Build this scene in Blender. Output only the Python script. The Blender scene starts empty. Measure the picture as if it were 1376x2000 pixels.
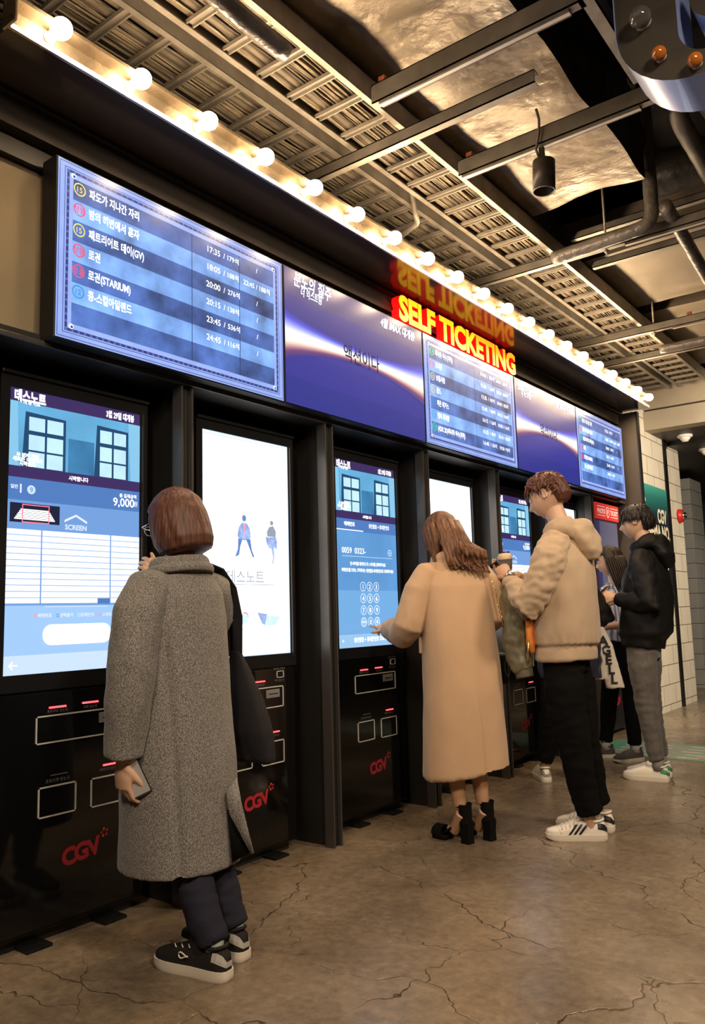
import bpy, bmesh, math, random
from mathutils import Vector, Matrix, noise
SC = bpy.context.scene
COL = SC.collection
R = math.radians

# ------------------------------------------------------------------ camera, world, lights, exposure
CAM_LOC = Vector((2.607, 0.0, 1.15))
yaw, pitch, roll = R(37.09), R(7.2186), R(-1.5563)
fwd = Vector((-math.sin(yaw) * math.cos(pitch), math.cos(yaw) * math.cos(pitch), math.sin(pitch)))
rt0 = Vector((math.cos(yaw), math.sin(yaw), 0)); up0 = rt0.cross(fwd)
rt = rt0 * math.cos(roll) + up0 * math.sin(roll); up = up0 * math.cos(roll) - rt0 * math.sin(roll)
cam = bpy.data.cameras.new('camera'); cam_o = bpy.data.objects.new('camera', cam); COL.objects.link(cam_o)
cam.sensor_fit = 'VERTICAL'; cam.sensor_height = 36; cam.lens = 1568.8 * 36 / 2000; cam.clip_start = .05
cam_o.matrix_world = Matrix(((rt.x, up.x, -fwd.x, CAM_LOC.x), (rt.y, up.y, -fwd.y, CAM_LOC.y), (rt.z, up.z, -fwd.z, CAM_LOC.z), (0, 0, 0, 1)))
SC.camera = cam_o

SC.view_settings.view_transform = 'Standard'; SC.view_settings.look = 'None'
SC.view_settings.exposure = 0.0; SC.view_settings.gamma = 1.0; SC.view_settings.use_curve_mapping = False
SC.cycles.use_denoising = True
SC.cycles.sample_clamp_indirect = 4.0
SC.cycles.max_bounces = 6; SC.cycles.diffuse_bounces = 3; SC.cycles.glossy_bounces = 3
SC.cycles.caustics_reflective = False; SC.cycles.caustics_refractive = False

W = bpy.data.worlds.new('world'); SC.world = W; W.use_nodes = True
W.node_tree.nodes['Background'].inputs[0].default_value = (1.0, .82, .62, 1)
W.node_tree.nodes['Background'].inputs[1].default_value = 0.02

def lamp(name, kind, loc, energy, color, aim=None, **kw):
    l = bpy.data.lights.new(name, kind); l.energy = energy; l.color = color
    for k, v in kw.items(): setattr(l, k, v)
    o = bpy.data.objects.new(name, l); COL.objects.link(o); o.location = loc
    if aim is not None: o.rotation_euler = (Vector(aim) - Vector(loc)).to_track_quat('-Z', 'Y').to_euler()
    return o
WARM = (1.0, .70, .40)
SOFTWARM = (1.0, .80, .59)
# track spots of the hall, hung from the ceiling out of frame, shining over the floor and the queue
lamp('track_spot', 'SPOT', (3.6, 1.0, 3.4), 340, SOFTWARM, (.9, 3.2, .5), spot_size=R(95), spot_blend=.8, shadow_soft_size=.25)
lamp('track_spot', 'SPOT', (3.4, 3.8, 3.4), 290, SOFTWARM, (1.0, 4.6, .4), spot_size=R(100), spot_blend=.8, shadow_soft_size=.25)
lamp('track_spot', 'SPOT', (2.2, -0.8, 3.4), 270, SOFTWARM, (1.0, 2.2, .3), spot_size=R(90), spot_blend=.8, shadow_soft_size=.25)
lamp('track_spot', 'SPOT', (2.6, 7.6, 3.0), 560, (1.0, .86, .68), (.3, 9.6, 1.3), spot_size=R(95), spot_blend=.6, shadow_soft_size=.15)
lamp('track_spot', 'SPOT', (2.6, 11.0, 2.9), 90, (1.0, .9, .75), (.9, 11.2, 0), spot_size=R(110), spot_blend=.6, shadow_soft_size=.15)

# ------------------------------------------------------------------ helpers
def lin(c):
    return tuple((x / 12.92 if x <= .04045 else ((x + .055) / 1.055) ** 2.4) for x in c)
def rgb(r, g, b): return lin((r / 255, g / 255, b / 255))
MATS = {}
def mat(name, color=(.5, .5, .5), rough=.5, metal=0.0, emit=None, es=1.0, spec=.5, coat=0.0, bump=None, var=None, rvar=None, sheen=0.0, stretch=(1, 1, 1), alpha=None, trans=0.0):
    """plain procedural surface; bump=(scale,strength); var=(scale,amount,detail): brightness variation that belongs to the surface"""
    if name in MATS: return MATS[name]
    m = bpy.data.materials.new(name); m.use_nodes = True; MATS[name] = m
    nt = m.node_tree; b = nt.nodes['Principled BSDF']
    b.inputs['Base Color'].default_value = (*color, 1); b.inputs['Roughness'].default_value = rough
    b.inputs['Metallic'].default_value = metal; b.inputs['Specular IOR Level'].default_value = spec
    b.inputs['Coat Weight'].default_value = coat; b.inputs['Sheen Weight'].default_value = sheen
    b.inputs['Transmission Weight'].default_value = trans
    if emit is not None:
        b.inputs['Emission Color'].default_value = (*emit, 1); b.inputs['Emission Strength'].default_value = es
    if var or bump or rvar:
        tc = nt.nodes.new('ShaderNodeTexCoord'); mp = nt.nodes.new('ShaderNodeMapping')
        mp.inputs['Scale'].default_value = stretch
        nt.links.new(tc.outputs['Object'], mp.inputs['Vector'])
    if var:
        n = nt.nodes.new('ShaderNodeTexNoise'); n.inputs['Scale'].default_value = var[0]; n.inputs['Detail'].default_value = var[2] if len(var) > 2 else 4
        nt.links.new(mp.outputs['Vector'], n.inputs['Vector'])
        r = nt.nodes.new('ShaderNodeMapRange'); r.inputs['From Min'].default_value = .3; r.inputs['From Max'].default_value = .7
        r.inputs['To Min'].default_value = 1 - var[1]; r.inputs['To Max'].default_value = 1 + var[1]
        nt.links.new(n.outputs['Fac'], r.inputs['Value'])
        mx = nt.nodes.new('ShaderNodeVectorMath'); mx.operation = 'SCALE'
        src = emit if emit is not None else color
        mx.inputs[0].default_value = src
        nt.links.new(r.outputs['Result'], mx.inputs['Scale'])
        nt.links.new(mx.outputs['Vector'], b.inputs['Emission Color' if emit is not None else 'Base Color'])
    if rvar:
        n = nt.nodes.new('ShaderNodeTexNoise'); n.inputs['Scale'].default_value = rvar[0]
        nt.links.new(mp.outputs['Vector'], n.inputs['Vector'])
        r = nt.nodes.new('ShaderNodeMapRange'); r.inputs['To Min'].default_value = rough - rvar[1]; r.inputs['To Max'].default_value = rough + rvar[1]
        r.inputs['From Min'].default_value = .3; r.inputs['From Max'].default_value = .7
        nt.links.new(n.outputs['Fac'], r.inputs['Value']); nt.links.new(r.outputs['Result'], b.inputs['Roughness'])
    if bump:
        n = nt.nodes.new('ShaderNodeTexNoise'); n.inputs['Scale'].default_value = bump[0]; n.inputs['Detail'].default_value = 5
        nt.links.new(mp.outputs['Vector'], n.inputs['Vector'])
        bp = nt.nodes.new('ShaderNodeBump'); bp.inputs['Strength'].default_value = bump[1]; bp.inputs['Distance'].default_value = .02
        nt.links.new(n.outputs['Fac'], bp.inputs['Height']); nt.links.new(bp.outputs['Normal'], b.inputs['Normal'])
    return m
def screenmat(name, c, s=1.0, var=None):
    """a lit display pixel colour: gives off light, with a faint dark glass body"""
    return mat(name, (.01, .01, .012), .25, emit=c, es=s, var=var, spec=.3)

class MB:
    """collects shapes (with material slots) and links them as ONE mesh object"""
    def __init__(s): s.v = []; s.f = []; s.mi = []; s.mats = []; s.sm = []
    def slot(s, m):
        if m not in s.mats: s.mats.append(m)
        return s.mats.index(m)
    def add(s, vs, fs, m, smooth=False):
        k = len(s.v); i = s.slot(m)
        s.v += [Vector(v) for v in vs]
        for f in fs: s.f.append([k + a for a in f]); s.mi.append(i); s.sm.append(smooth)
        return s
    def box(s, a, b, m, ch=0.0, M=None):
        x0, y0, z0 = [min(a[i], b[i]) for i in range(3)]; x1, y1, z1 = [max(a[i], b[i]) for i in range(3)]
        if ch <= 0:
            vs = [(x, y, z) for z in (z0, z1) for y in (y0, y1) for x in (x0, x1)]
            fs = [(0, 2, 3, 1), (4, 5, 7, 6), (0, 1, 5, 4), (2, 6, 7, 3), (0, 4, 6, 2), (1, 3, 7, 5)]
        else:
            bm = bmesh.new(); bmesh.ops.create_cube(bm, size=1)
            for v in bm.verts: v.co = Vector(((x0 + x1) / 2 + v.co.x * (x1 - x0), (y0 + y1) / 2 + v.co.y * (y1 - y0), (z0 + z1) / 2 + v.co.z * (z1 - z0)))
            bmesh.ops.bevel(bm, geom=bm.edges[:], offset=min(ch, .45 * min(x1 - x0, y1 - y0, z1 - z0)), segments=2, profile=.6, affect='EDGES')
            bm.verts.index_update(); vs = [v.co.copy() for v in bm.verts]; fs = [[v.index for v in f.verts] for f in bm.faces]; bm.free()
        if M is not None: vs = [M @ Vector(v) for v in vs]
        return s.add(vs, fs, m)
    def quad(s, p, m): return s.add(p, [list(range(len(p)))], m)
    def tube(s, pts, rad, m, n=8, caps=True, squash=None, smooth=True, upv=None):
        pts = [Vector(p) for p in pts]; vs = []; fs = []; N = len(pts)
        prev = None
        for i, p in enumerate(pts):
            t = (pts[min(i + 1, N - 1)] - pts[max(i - 1, 0)]).normalized()
            if prev is None:
                a = Vector(upv) if upv is not None else (Vector((0, 0, 1)) if abs(t.z) < .9 else Vector((1, 0, 0)))
            else: a = prev
            a = (a - t * a.dot(t)).normalized(); prev = a; b = t.cross(a)
            r = rad[i] if isinstance(rad, (list, tuple)) else rad
            q = squash[i] if isinstance(squash, (list, tuple)) else (squash or 1.0)
            for k in range(n):
                th = 2 * math.pi * k / n
                vs.append(p + a * (r * q * math.cos(th)) + b * (r * math.sin(th)))
        for i in range(N - 1):
            for k in range(n):
                fs.append((i * n + k, i * n + (k + 1) % n, (i + 1) * n + (k + 1) % n, (i + 1) * n + k))
        if caps: fs.append(list(range(n - 1, -1, -1))); fs.append([(N - 1) * n + k for k in range(n)])
        return s.add(vs, fs, m, smooth)
    def lathe(s, prof, m, M=None, n=20, smooth=True):
        """profile of (radius, height) about z"""
        vs = []; fs = []; L = len(prof)
        for r, h in prof:
            for k in range(n): vs.append((max(r, 1e-5) * math.cos(2 * math.pi * k / n), max(r, 1e-5) * math.sin(2 * math.pi * k / n), h))
        for i in range(L - 1):
            for k in range(n): fs.append((i * n + k, i * n + (k + 1) % n, (i + 1) * n + (k + 1) % n, (i + 1) * n + k))
        if prof[0][0] > 1e-4: fs.append(list(range(n - 1, -1, -1)))
        if prof[-1][0] > 1e-4: fs.append([(L - 1) * n + k for k in range(n)])
        if M is not None: vs = [M @ Vector(v) for v in vs]
        return s.add(vs, fs, m, smooth)
    def loft(s, rings, m, closed=True, caps=True, smooth=True):
        n = len(rings[0]); vs = [p for r in rings for p in r]; fs = []
        kk = n if closed else n - 1
        for i in range(len(rings) - 1):
            for k in range(kk): fs.append((i * n + k, i * n + (k + 1) % n, (i + 1) * n + (k + 1) % n, (i + 1) * n + k))
        if caps and closed: fs.append(list(range(n - 1, -1, -1))); fs.append([(len(rings) - 1) * n + k for k in range(n)])
        return s.add(vs, fs, m, smooth)
    def prism(s, poly, d, m, M=None, m_side=None):
        """outline in the xy plane extruded from z=0 to z=d"""
        n = len(poly); vs = [(x, y, 0) for x, y in poly] + [(x, y, d) for x, y in poly]
        if M is not None: vs = [M @ Vector(v) for v in vs]
        s.add(vs, [list(range(n, 2 * n))], m); k = len(s.v) - 2 * n
        i = s.slot(m_side or m)
        s.f.append([k + a for a in range(n - 1, -1, -1)]); s.mi.append(i); s.sm.append(False)
        for a in range(n): s.f.append([k + a, k + (a + 1) % n, k + n + (a + 1) % n, k + n + a]); s.mi.append(i); s.sm.append(False)
        return s
    def text(s, body, size, M, m, bold=0.0, sx=1.0, align='CENTER', depth=0.0, m_side=None, shear=0.0, maxw=None):
        vs, fs, w = text_geo(body, bold, depth, shear)
        k = sx * size
        if maxw and w * k > maxw: k = maxw / w
        off = {'CENTER': -w / 2, 'LEFT': 0, 'RIGHT': -w}[align]
        out = [M @ Vector(((v[0] + off) * k, v[1] * size, v[2])) for v in vs]
        base = len(s.v); i0 = s.slot(m); i1 = s.slot(m_side or m)
        s.v += out
        for f, front in fs: s.f.append([base + a for a in f]); s.mi.append(i0 if front else i1); s.sm.append(False)
        return s
    def build(s, name, parent=None, sharp=None, loc=None):
        me = bpy.data.meshes.new(name); me.from_pydata([tuple(v) for v in s.v], [], s.f)
        for m in s.mats: me.materials.append(m)
        me.polygons.foreach_set('material_index', s.mi); me.polygons.foreach_set('use_smooth', s.sm)
        me.update()
        if sharp: me.set_sharp_from_angle(angle=R(sharp))
        o = bpy.data.objects.new(name, me); COL.objects.link(o)
        if parent is not None:
            o.parent = parent
        if loc is not None: o.location = loc
        return o

_TC = {}
def text_geo(body, bold=0.0, depth=0.0, shear=0.0):
    """lettering outline as a flat (or extruded) mesh; unit cap size, x from 0; returns verts, (face, is_front), width"""
    key = (body, bold, depth, shear)
    if key in _TC: return _TC[key]
    c = bpy.data.curves.new('lettering', 'FONT'); c.body = body; c.offset = bold; c.resolution_u = 3; c.shear = shear
    c.extrude = depth / 2; c.fill_mode = 'BOTH' if depth else 'FRONT'
    o = bpy.data.objects.new('lettering', c); COL.objects.link(o)
    dg = bpy.context.evaluated_depsgraph_get(); dg.update()
    me = o.evaluated_get(dg).to_mesh()
    xs = [v.co.x for v in me.vertices] or [0, 1]
    x0 = min(xs); w = max(xs) - x0
    vs = [(v.co.x - x0, v.co.y, v.co.z) for v in me.vertices]
    fs = [(list(p.vertices), p.normal.z > .5) for p in me.polygons]
    o.evaluated_get(dg).to_mesh_clear()
    COL.objects.unlink(o); bpy.data.objects.remove(o); bpy.data.curves.remove(c)
    _TC[key] = (vs, fs, w); return _TC[key]

def wallM(x, y, z, roll=0.0):
    """a sheet on a surface that faces +x: sheet x runs along +y, sheet y runs up"""
    M = Matrix(((0, 0, 1, x), (1, 0, 0, y), (0, 1, 0, z), (0, 0, 0, 1)))
    return M @ Matrix.Rotation(roll, 4, 'Z') if roll else M

def tag(o, label, cat, group=None, kind=None):
    o['label'] = label; o['category'] = cat
    if group: o['group'] = group
    if kind: o['kind'] = kind
    return o
def thing(name, label, cat, loc=(0, 0, 0), group=None):
    o = bpy.data.objects.new(name, None); COL.objects.link(o); o.location = loc; o.empty_display_size = .1
    return tag(o, label, cat, group)
def put(mb, name, root, sharp=None):
    """a part, modelled in world coordinates, parented to its thing so that it stays where it was modelled"""
    o = mb.build(name, None, sharp); 
    p = root; off = Vector((0, 0, 0))
    while p is not None: off += p.location; p = p.parent
    o.parent = root
    for v in o.data.vertices: v.co -= off
    return o
def struct(mb, name, sharp=None):
    o = mb.build(name, None, sharp); o['kind'] = 'structure'; return o
def copy_tree(o, parent=None):
    c = o.copy(); COL.objects.link(c); c.parent = parent
    for ch in list(o.children): copy_tree(ch, c)
    return c

# ------------------------------------------------------------------ materials
def make_floor_mat():
    m = bpy.data.materials.new('polished_concrete'); m.use_nodes = True; nt = m.node_tree; N = nt.nodes; L = nt.links
    b = N['Principled BSDF']; tc = N.new('ShaderNodeTexCoord')
    def noise_(scale, detail=5, rough=.6, vec=None):
        n = N.new('ShaderNodeTexNoise'); n.inputs['Scale'].default_value = scale; n.inputs['Detail'].default_value = detail; n.inputs['Roughness'].default_value = rough
        L.new(vec or tc.outputs['Object'], n.inputs['Vector']); return n
    def ramp(src, stops):
        r = N.new('ShaderNodeValToRGB'); el = r.color_ramp.elements
        for i, (p, c) in enumerate(stops):
            e = el[i] if i < 2 else el.new(p)
            e.position = p; e.color = (*c, 1)
        L.new(src, r.inputs[0]); return r
    def mix(kind, fac, a, c):
        x = N.new('ShaderNodeMix'); x.data_type = 'RGBA'; x.blend_type = kind
        if isinstance(fac, float): x.inputs[0].default_value = fac
        else: L.new(fac, x.inputs[0])
        L.new(a, x.inputs[6])
        if isinstance(c, tuple): x.inputs[7].default_value = (*c, 1)
        else: L.new(c, x.inputs[7])
        return x.outputs[2]
    base = ramp(noise_(1.1, 8, .62).outputs['Fac'], [(.32, (.105, .076, .050)), (.5, (.195, .148, .100)), (.7, (.29, .225, .158))]).outputs[0]
    fine = ramp(noise_(26, 6, .7).outputs['Fac'], [(.3, (.62, .62, .62)), (.7, (1.22, 1.2, 1.18))]).outputs[0]
    base = mix('MULTIPLY', 1.0, base, fine)
    speck = ramp(noise_(70, 3, .6).outputs['Fac'], [(.68, (0, 0, 0)), (.74, (1, 1, 1))]).outputs[0]
    base = mix('MIX', speck, base, (.33, .27, .21))
    # cracks: cell borders bent by noise, only some stretches open
    wob = noise_(2.6, 4, .55); sub = N.new('ShaderNodeVectorMath'); sub.operation = 'SUBTRACT'; sub.inputs[1].default_value = (.5, .5, .5)
    L.new(wob.outputs['Color'], sub.inputs[0])
    sc = N.new('ShaderNodeVectorMath'); sc.operation = 'SCALE'; sc.inputs['Scale'].default_value = .42; L.new(sub.outputs[0], sc.inputs[0])
    ad = N.new('ShaderNodeVectorMath'); ad.operation = 'ADD'; L.new(tc.outputs['Object'], ad.inputs[0]); L.new(sc.outputs[0], ad.inputs[1])
    def cracks(scale, w, lo, hi, off):
        mp = N.new('ShaderNodeMapping'); mp.inputs['Location'].default_value = off; L.new(ad.outputs[0], mp.inputs['Vector'])
        v = N.new('ShaderNodeTexVoronoi'); v.feature = 'DISTANCE_TO_EDGE'; v.inputs['Scale'].default_value = scale
        v.voronoi_dimensions = '2D'; L.new(mp.outputs[0], v.inputs['Vector'])
        line = ramp(v.outputs['Distance'], [(0.0, (1, 1, 1)), (w, (0, 0, 0))]).outputs[0]
        gate = ramp(noise_(1.3, 3, .5, mp.outputs[0]).outputs['Fac'], [(lo, (0, 0, 0)), (hi, (1, 1, 1))]).outputs[0]
        return mix('MULTIPLY', 1.0, line, gate)
    c1 = cracks(.85, .0042, .34, .50, (3.3, 1.7, 0)); c2 = cracks(2.3, .006, .48, .60, (7.1, 4.2, 0))
    cr = mix('LIGHTEN', 1.0, c1, c2)
    base = mix('MIX', cr, base, (.035, .024, .016))
    L.new(base, b.inputs['Base Color'])
    ro = ramp(noise_(3.0, 6, .65).outputs['Fac'], [(.3, (.17,) * 3), (.7, (.38,) * 3)]).outputs[0]; L.new(ro, b.inputs['Roughness'])
    bp = N.new('ShaderNodeBump'); bp.inputs['Strength'].default_value = .12; bp.inputs['Distance'].default_value = .01
    L.new(noise_(18, 6).outputs['Fac'], bp.inputs['Height'])
    bp2 = N.new('ShaderNodeBump'); bp2.invert = True; bp2.inputs['Strength'].default_value = .5; bp2.inputs['Distance'].default_value = .01
    L.new(cr, bp2.inputs['Height']); L.new(bp.outputs[0], bp2.inputs['Normal']); L.new(bp2.outputs[0], b.inputs['Normal'])
    b.inputs['Specular IOR Level'].default_value = .45
    return m
M_FLOOR = make_floor_mat()
M_BLACK = mat('black_panel', (.013, .012, .011), .45, var=(3, .15))
M_FASCIA = mat('dark_fascia', (.085, .070, .060), .38, var=(2, .12), rvar=(8, .06))
M_SOFFIT = mat('glossy_soffit', (.075, .060, .050), .13, spec=.7, rvar=(3, .03))
M_TRIM = mat('dark_metal_trim', (.06, .055, .052), .34, metal=.7, rvar=(9, .06))
M_POST = mat('post_metal', (.085, .078, .073), .33, metal=.5, rvar=(9, .05))
M_BEIGE = mat('beige_plaster', (.25, .195, .12), .8, var=(4, .08), bump=(60, .05))
M_GLOSS = mat('kiosk_black_glass', (.004, .004, .0045), .07, spec=.5)
M_KIOSK = mat('kiosk_black_metal', (.009, .009, .0095), .34, spec=.3, rvar=(20, .05))
M_BEZEL = mat('display_bezel', (.009, .009, .010), .4, spec=.2)
M_BRASS = mat('polished_channel', (.62, .52, .40), .26, metal=.95, rvar=(14, .06))
M_WHITEMETAL = mat('white_lip', (.75, .68, .58), .35)
M_BULB = mat('lit_bulb', (1, 1, 1), .3, emit=(1.0, .72, .42), es=250)
M_SOCKET = mat('socket', (.45, .38, .30), .4, metal=.3)
M_CEIL = mat('black_ceiling', (.012, .011, .010), .8, var=(1.5, .4), bump=(12, .4))
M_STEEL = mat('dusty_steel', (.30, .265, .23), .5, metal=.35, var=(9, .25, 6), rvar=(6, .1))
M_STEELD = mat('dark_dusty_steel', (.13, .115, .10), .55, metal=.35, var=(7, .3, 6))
M_CABLE = [mat('dusty_cable_%s' % n, c, .7, var=(12, .3, 5)) for n, c in (('grey', (.21, .175, .13)), ('tan', (.30, .24, .17)), ('dark', (.09, .075, .06)))]
M_CONDUIT = mat('corrugated_conduit', (.15, .12, .09), .6, bump=(1, .0), var=(10, .3, 5))
M_DUCT = mat('foil_wrap', (.30, .24, .175), .42, metal=.25, var=(2.2, .55, 8), bump=(4.5, 1.6), rvar=(4, .12))
M_BOARD = mat('duct_board', (.33, .275, .205), .6, var=(2, .2, 6), bump=(5, .3))
M_WRAPSHADE = mat('wrap_and_duct_shade', (.03, .027, .024), .3, bump=(7, .9), rvar=(5, .1))  # black pipe wrap; on the foil duct it stands for the unlit side
M_PIPE = mat('taped_insulation', (.13, .115, .105), .3, var=(8, .35, 6), bump=(26, .5), stretch=(1, 1, 1))
M_TRACK = mat('white_track', (.78, .70, .62), .35, metal=.2)
M_ORANGE = mat('rust_bracket', (.22, .06, .025), .6, var=(20, .3))
M_WHITE = mat('white_plastic', (.78, .74, .66), .4)
M_RED = mat('red_plastic', (.55, .02, .015), .35)
M_CHROME = mat('chrome', (.8, .8, .8), .12, metal=1)

# ------------------------------------------------------------------ setting
struct(MB().box((-4, -3, -.06), (7, 17, 0), M_FLOOR), 'floor')
struct(MB().box((-4, -3, 4.35), (7, 17, 4.45), M_CEIL), 'ceiling')
struct(MB().box((-.80, -2.6, 0), (-.72, 7.95, 2.16), M_BLACK), 'wall_left')
struct(MB().box((5.6, -3, 0), (5.7, 17, 4.35), mat('dark_hall_wall', (.03, .025, .02), .7, var=(2, .1))), 'wall_right')
struct(MB().box((-4, -2.8, 0), (5.6, -2.7, 4.35), mat('dark_hall_wall')), 'wall_back')
struct(MB().box((-4, 15.9, 0), (5.6, 16.0, 4.35), mat('dark_far_wall', (.03, .027, .025), .6)), 'wall_far')
# upper wall behind the displays: beige plaster, with the black fascia over it
struct(MB().box((-.80, -2.6, 2.16), (-.07, 7.95, 3.05), M_BEIGE), 'wall_upper')
struct(MB().box((-.07, -2.6, 2.955), (.0, 7.94, 3.072), M_FASCIA).box((-.07, 1.665, 2.2), (-.02, 7.94, 2.94), M_FASCIA), 'trim_1')
struct(MB().box((-.02, -2.6, 3.052), (.035, 7.94, 3.075), M_TRIM, .004), 'trim_2')
# soffit board over the displays, carrying the bulb strip on its lip
struct(MB().box((-.80, 1.26, 3.076), (.30, 7.93, 3.10), M_SOFFIT), 'trim_3')
# lintel over the kiosk bays
struct(MB().box((-.72, -2.6, 2.155), (-.012, 7.9, 2.20), M_BLACK).box((-.012, -2.6, 2.152), (.012, 7.9, 2.172), M_POST, .003), 'trim_4')
# mounting rail of the displays (shows left of the first display)
struct(MB().box((-.07, -2.0, 2.862), (-.035, 1.67, 2.932), M_BLACK), 'trim_5')
POSTS = [1.315, 2.285, 3.262, 4.222, 5.183, 6.145, 7.03]
for i, y in enumerate(POSTS):
    p = MB().box((-.72, y - .014, 0), (-.02, y + .014, 2.154), M_BLACK)
    p.box((-.06, y - .034, 0), (0, y - .024, 2.152), M_POST, .002).box((-.06, y + .024, 0), (0, y + .034, 2.152), M_POST, .002).box((-.06, y - .025, 0), (-.022, y + .025, 2.152), M_KIOSK)
    struct(p, 'trim_%d' % (6 + i))
# end return of the bay
struct(MB().box((-.72, 7.90, 0), (.178, 7.955, 3.06), M_FASCIA).box((.172, 7.895, 0), (.186, 7.96, 3.06), M_KIOSK), 'wall_end')

# block wall beyond
def make_block_mat(name, c, mort, y_off=0):
    m = bpy.data.materials.new(name); m.use_nodes = True; nt = m.node_tree; N = nt.nodes; L = nt.links; b = N['Principled BSDF']
    tc = N.new('ShaderNodeTexCoord'); sp = N.new('ShaderNodeSeparateXYZ'); L.new(tc.outputs['Object'], sp.inputs[0])
    ad = N.new('ShaderNodeMath'); ad.operation = 'ADD'; L.new(sp.outputs[0], ad.inputs[0]); L.new(sp.outputs[1], ad.inputs[1])
    cb = N.new('ShaderNodeCombineXYZ'); L.new(ad.outputs[0], cb.inputs[0]); L.new(sp.outputs[2], cb.inputs[1])
    mp = N.new('ShaderNodeMapping'); mp.inputs['Location'].default_value = (.05, -.069 + y_off, 0); L.new(cb.outputs[0], mp.inputs[0])
    br = N.new('ShaderNodeTexBrick'); L.new(mp.outputs[0], br.inputs['Vector'])
    br.inputs['Scale'].default_value = 1; br.inputs['Brick Width'].default_value = .44; br.inputs['Row Height'].default_value = .2115; br.inputs['Mortar Size'].default_value = .0045
    br.inputs['Color1'].default_value = (*c, 1); br.inputs['Color2'].default_value = (*[x * .93 for x in c], 1); br.inputs['Mortar'].default_value = (*mort, 1)
    br.inputs['Mortar Smooth'].default_value = .15
    n = N.new('ShaderNodeTexNoise'); n.inputs['Scale'].default_value = 6; n.inputs['Detail'].default_value = 6; L.new(tc.outputs['Object'], n.inputs['Vector'])
    mr = N.new('ShaderNodeMapRange'); mr.inputs['To Min'].default_value = .86; mr.inputs['To Max'].default_value = 1.1; L.new(n.outputs['Fac'], mr.inputs['Value'])
    vm = N.new('ShaderNodeVectorMath'); vm.operation = 'SCALE'; L.new(br.outputs['Color'], vm.inputs[0]); L.new(mr.outputs[0], vm.inputs['Scale'])
    L.new(vm.outputs[0], b.inputs['Base Color']); b.inputs['Roughness'].default_value = .75
    bp = N.new('ShaderNodeBump'); bp.invert = True; bp.inputs['Strength'].default_value = .6; bp.inputs['Distance'].default_value = .006
    L.new(br.outputs['Fac'], bp.inputs['Height']); L.new(bp.outputs[0], b.inputs['Normal'])
    return m
M_BLOCK = make_block_mat('cream_block', (.72, .64, .50), (.16, .13, .09))
M_GREYBLOCK = make_block_mat('grey_block', (.30, .29, .26), (.05, .045, .04), .03)
struct(MB().box((-.6, 7.96, 0), (-.10, 9.70, 3.9), M_BLOCK).box((-.6, 9.81, 0), (-.10, 10.36, 3.9), M_BLOCK), 'wall_block')
struct(MB().box((-.6, 9.70, 0), (-.085, 9.81, 3.4), M_KIOSK), 'trim_13')
struct(MB().box((-1.8, 12.0, 0), (-.40, 12.6, 2.95), M_GREYBLOCK), 'wall_corridor')
struct(MB().box((-3.9, 12.6, 0), (-1.8, 12.7, 3.2), mat('dark_far_wall')), 'wall_corridor_back')
# stepped beam across the hall and the lower ceiling behind it
M_BEAM = mat('beige_beam', (.40, .335, .25), .6, var=(1.5, .1))
struct(MB().box((-.6, 9.05, 3.10), (5.6, 9.25, 3.315), M_BEAM), 'trim_14')
struct(MB().box((-.6, 9.10, 3.315), (5.6, 9.25, 3.335), M_KIOSK), 'trim_15')
struct(MB().box((-.6, 9.05, 3.335), (5.6, 9.25, 3.58), M_BEAM).box((-.6, 9.03, 3.58), (5.6, 9.25, 3.63), M_BEAM, .01), 'trim_16')
M_LOWCEIL = mat('dark_low_ceiling', (.06, .052, .048), .5, var=(2, .1))
struct(MB().box((-.6, 9.25, 3.10), (5.6, 9.92, 3.16), M_LOWCEIL), 'ceiling_step')
struct(MB().box((-3.9, 9.92, 3.06), (5.6, 15.9, 3.12), M_LOWCEIL).box((-.6, 9.90, 3.05), (5.6, 9.935, 3.10), M_KIOSK), 'ceiling_low')

# ------------------------------------------------------------------ bulb strip on the soffit lip
strip = thing('bulb_strip', 'long metal channel with a row of lit round bulbs above the screens', 'light', (.33, 1.25, 3.1))
ch = MB()
sec = [(.300, 3.074), (.312, 3.074), (.312, 3.090), (.304, 3.094), (.304, 3.146), (.362, 3.146), (.362, 3.158), (.292, 3.158), (.292, 3.090), (.300, 3.086)]
ch.loft([[(x, 1.258, z) for x, z in sec], [(x, 7.90, z) for x, z in sec]], M_BRASS, smooth=False)
put(ch, 'channel', strip)
put(MB().box((.286, 1.248, 3.07), (.366, 1.258, 3.162), M_BRASS, .003), 'end_cap', strip)
put(MB().box((.309, 1.262, 3.072), (.3145, 7.895, 3.0905), M_WHITEMETAL), 'lip', strip)
BULB_PROF = [(0, -.036), (.012, -.0345), (.022, -.029), (.030, -.020), (.0345, -.008), (.035, .003), (.032, .016), (.025, .028), (.016, .037), (.013, .046)]
XM = Matrix(((0, 0, -1, 0), (0, 1, 0, 0), (1, 0, 0, 0), (0, 0, 0, 1)))
for k in range(20):
    y = 1.405 + .3305 * k
    b = put(MB().lathe(BULB_PROF, M_BULB, Matrix.Translation((.378, y, 3.122)) @ XM, 16), 'bulb', strip)
    put(MB().lathe([(.014, .0), (.017, .0), (.017, .03), (.022, .032), (.022, .036), (0, .036)], M_SOCKET, Matrix.Translation((.340, y, 3.122)) @ XM, 12), 'socket', b)

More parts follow.
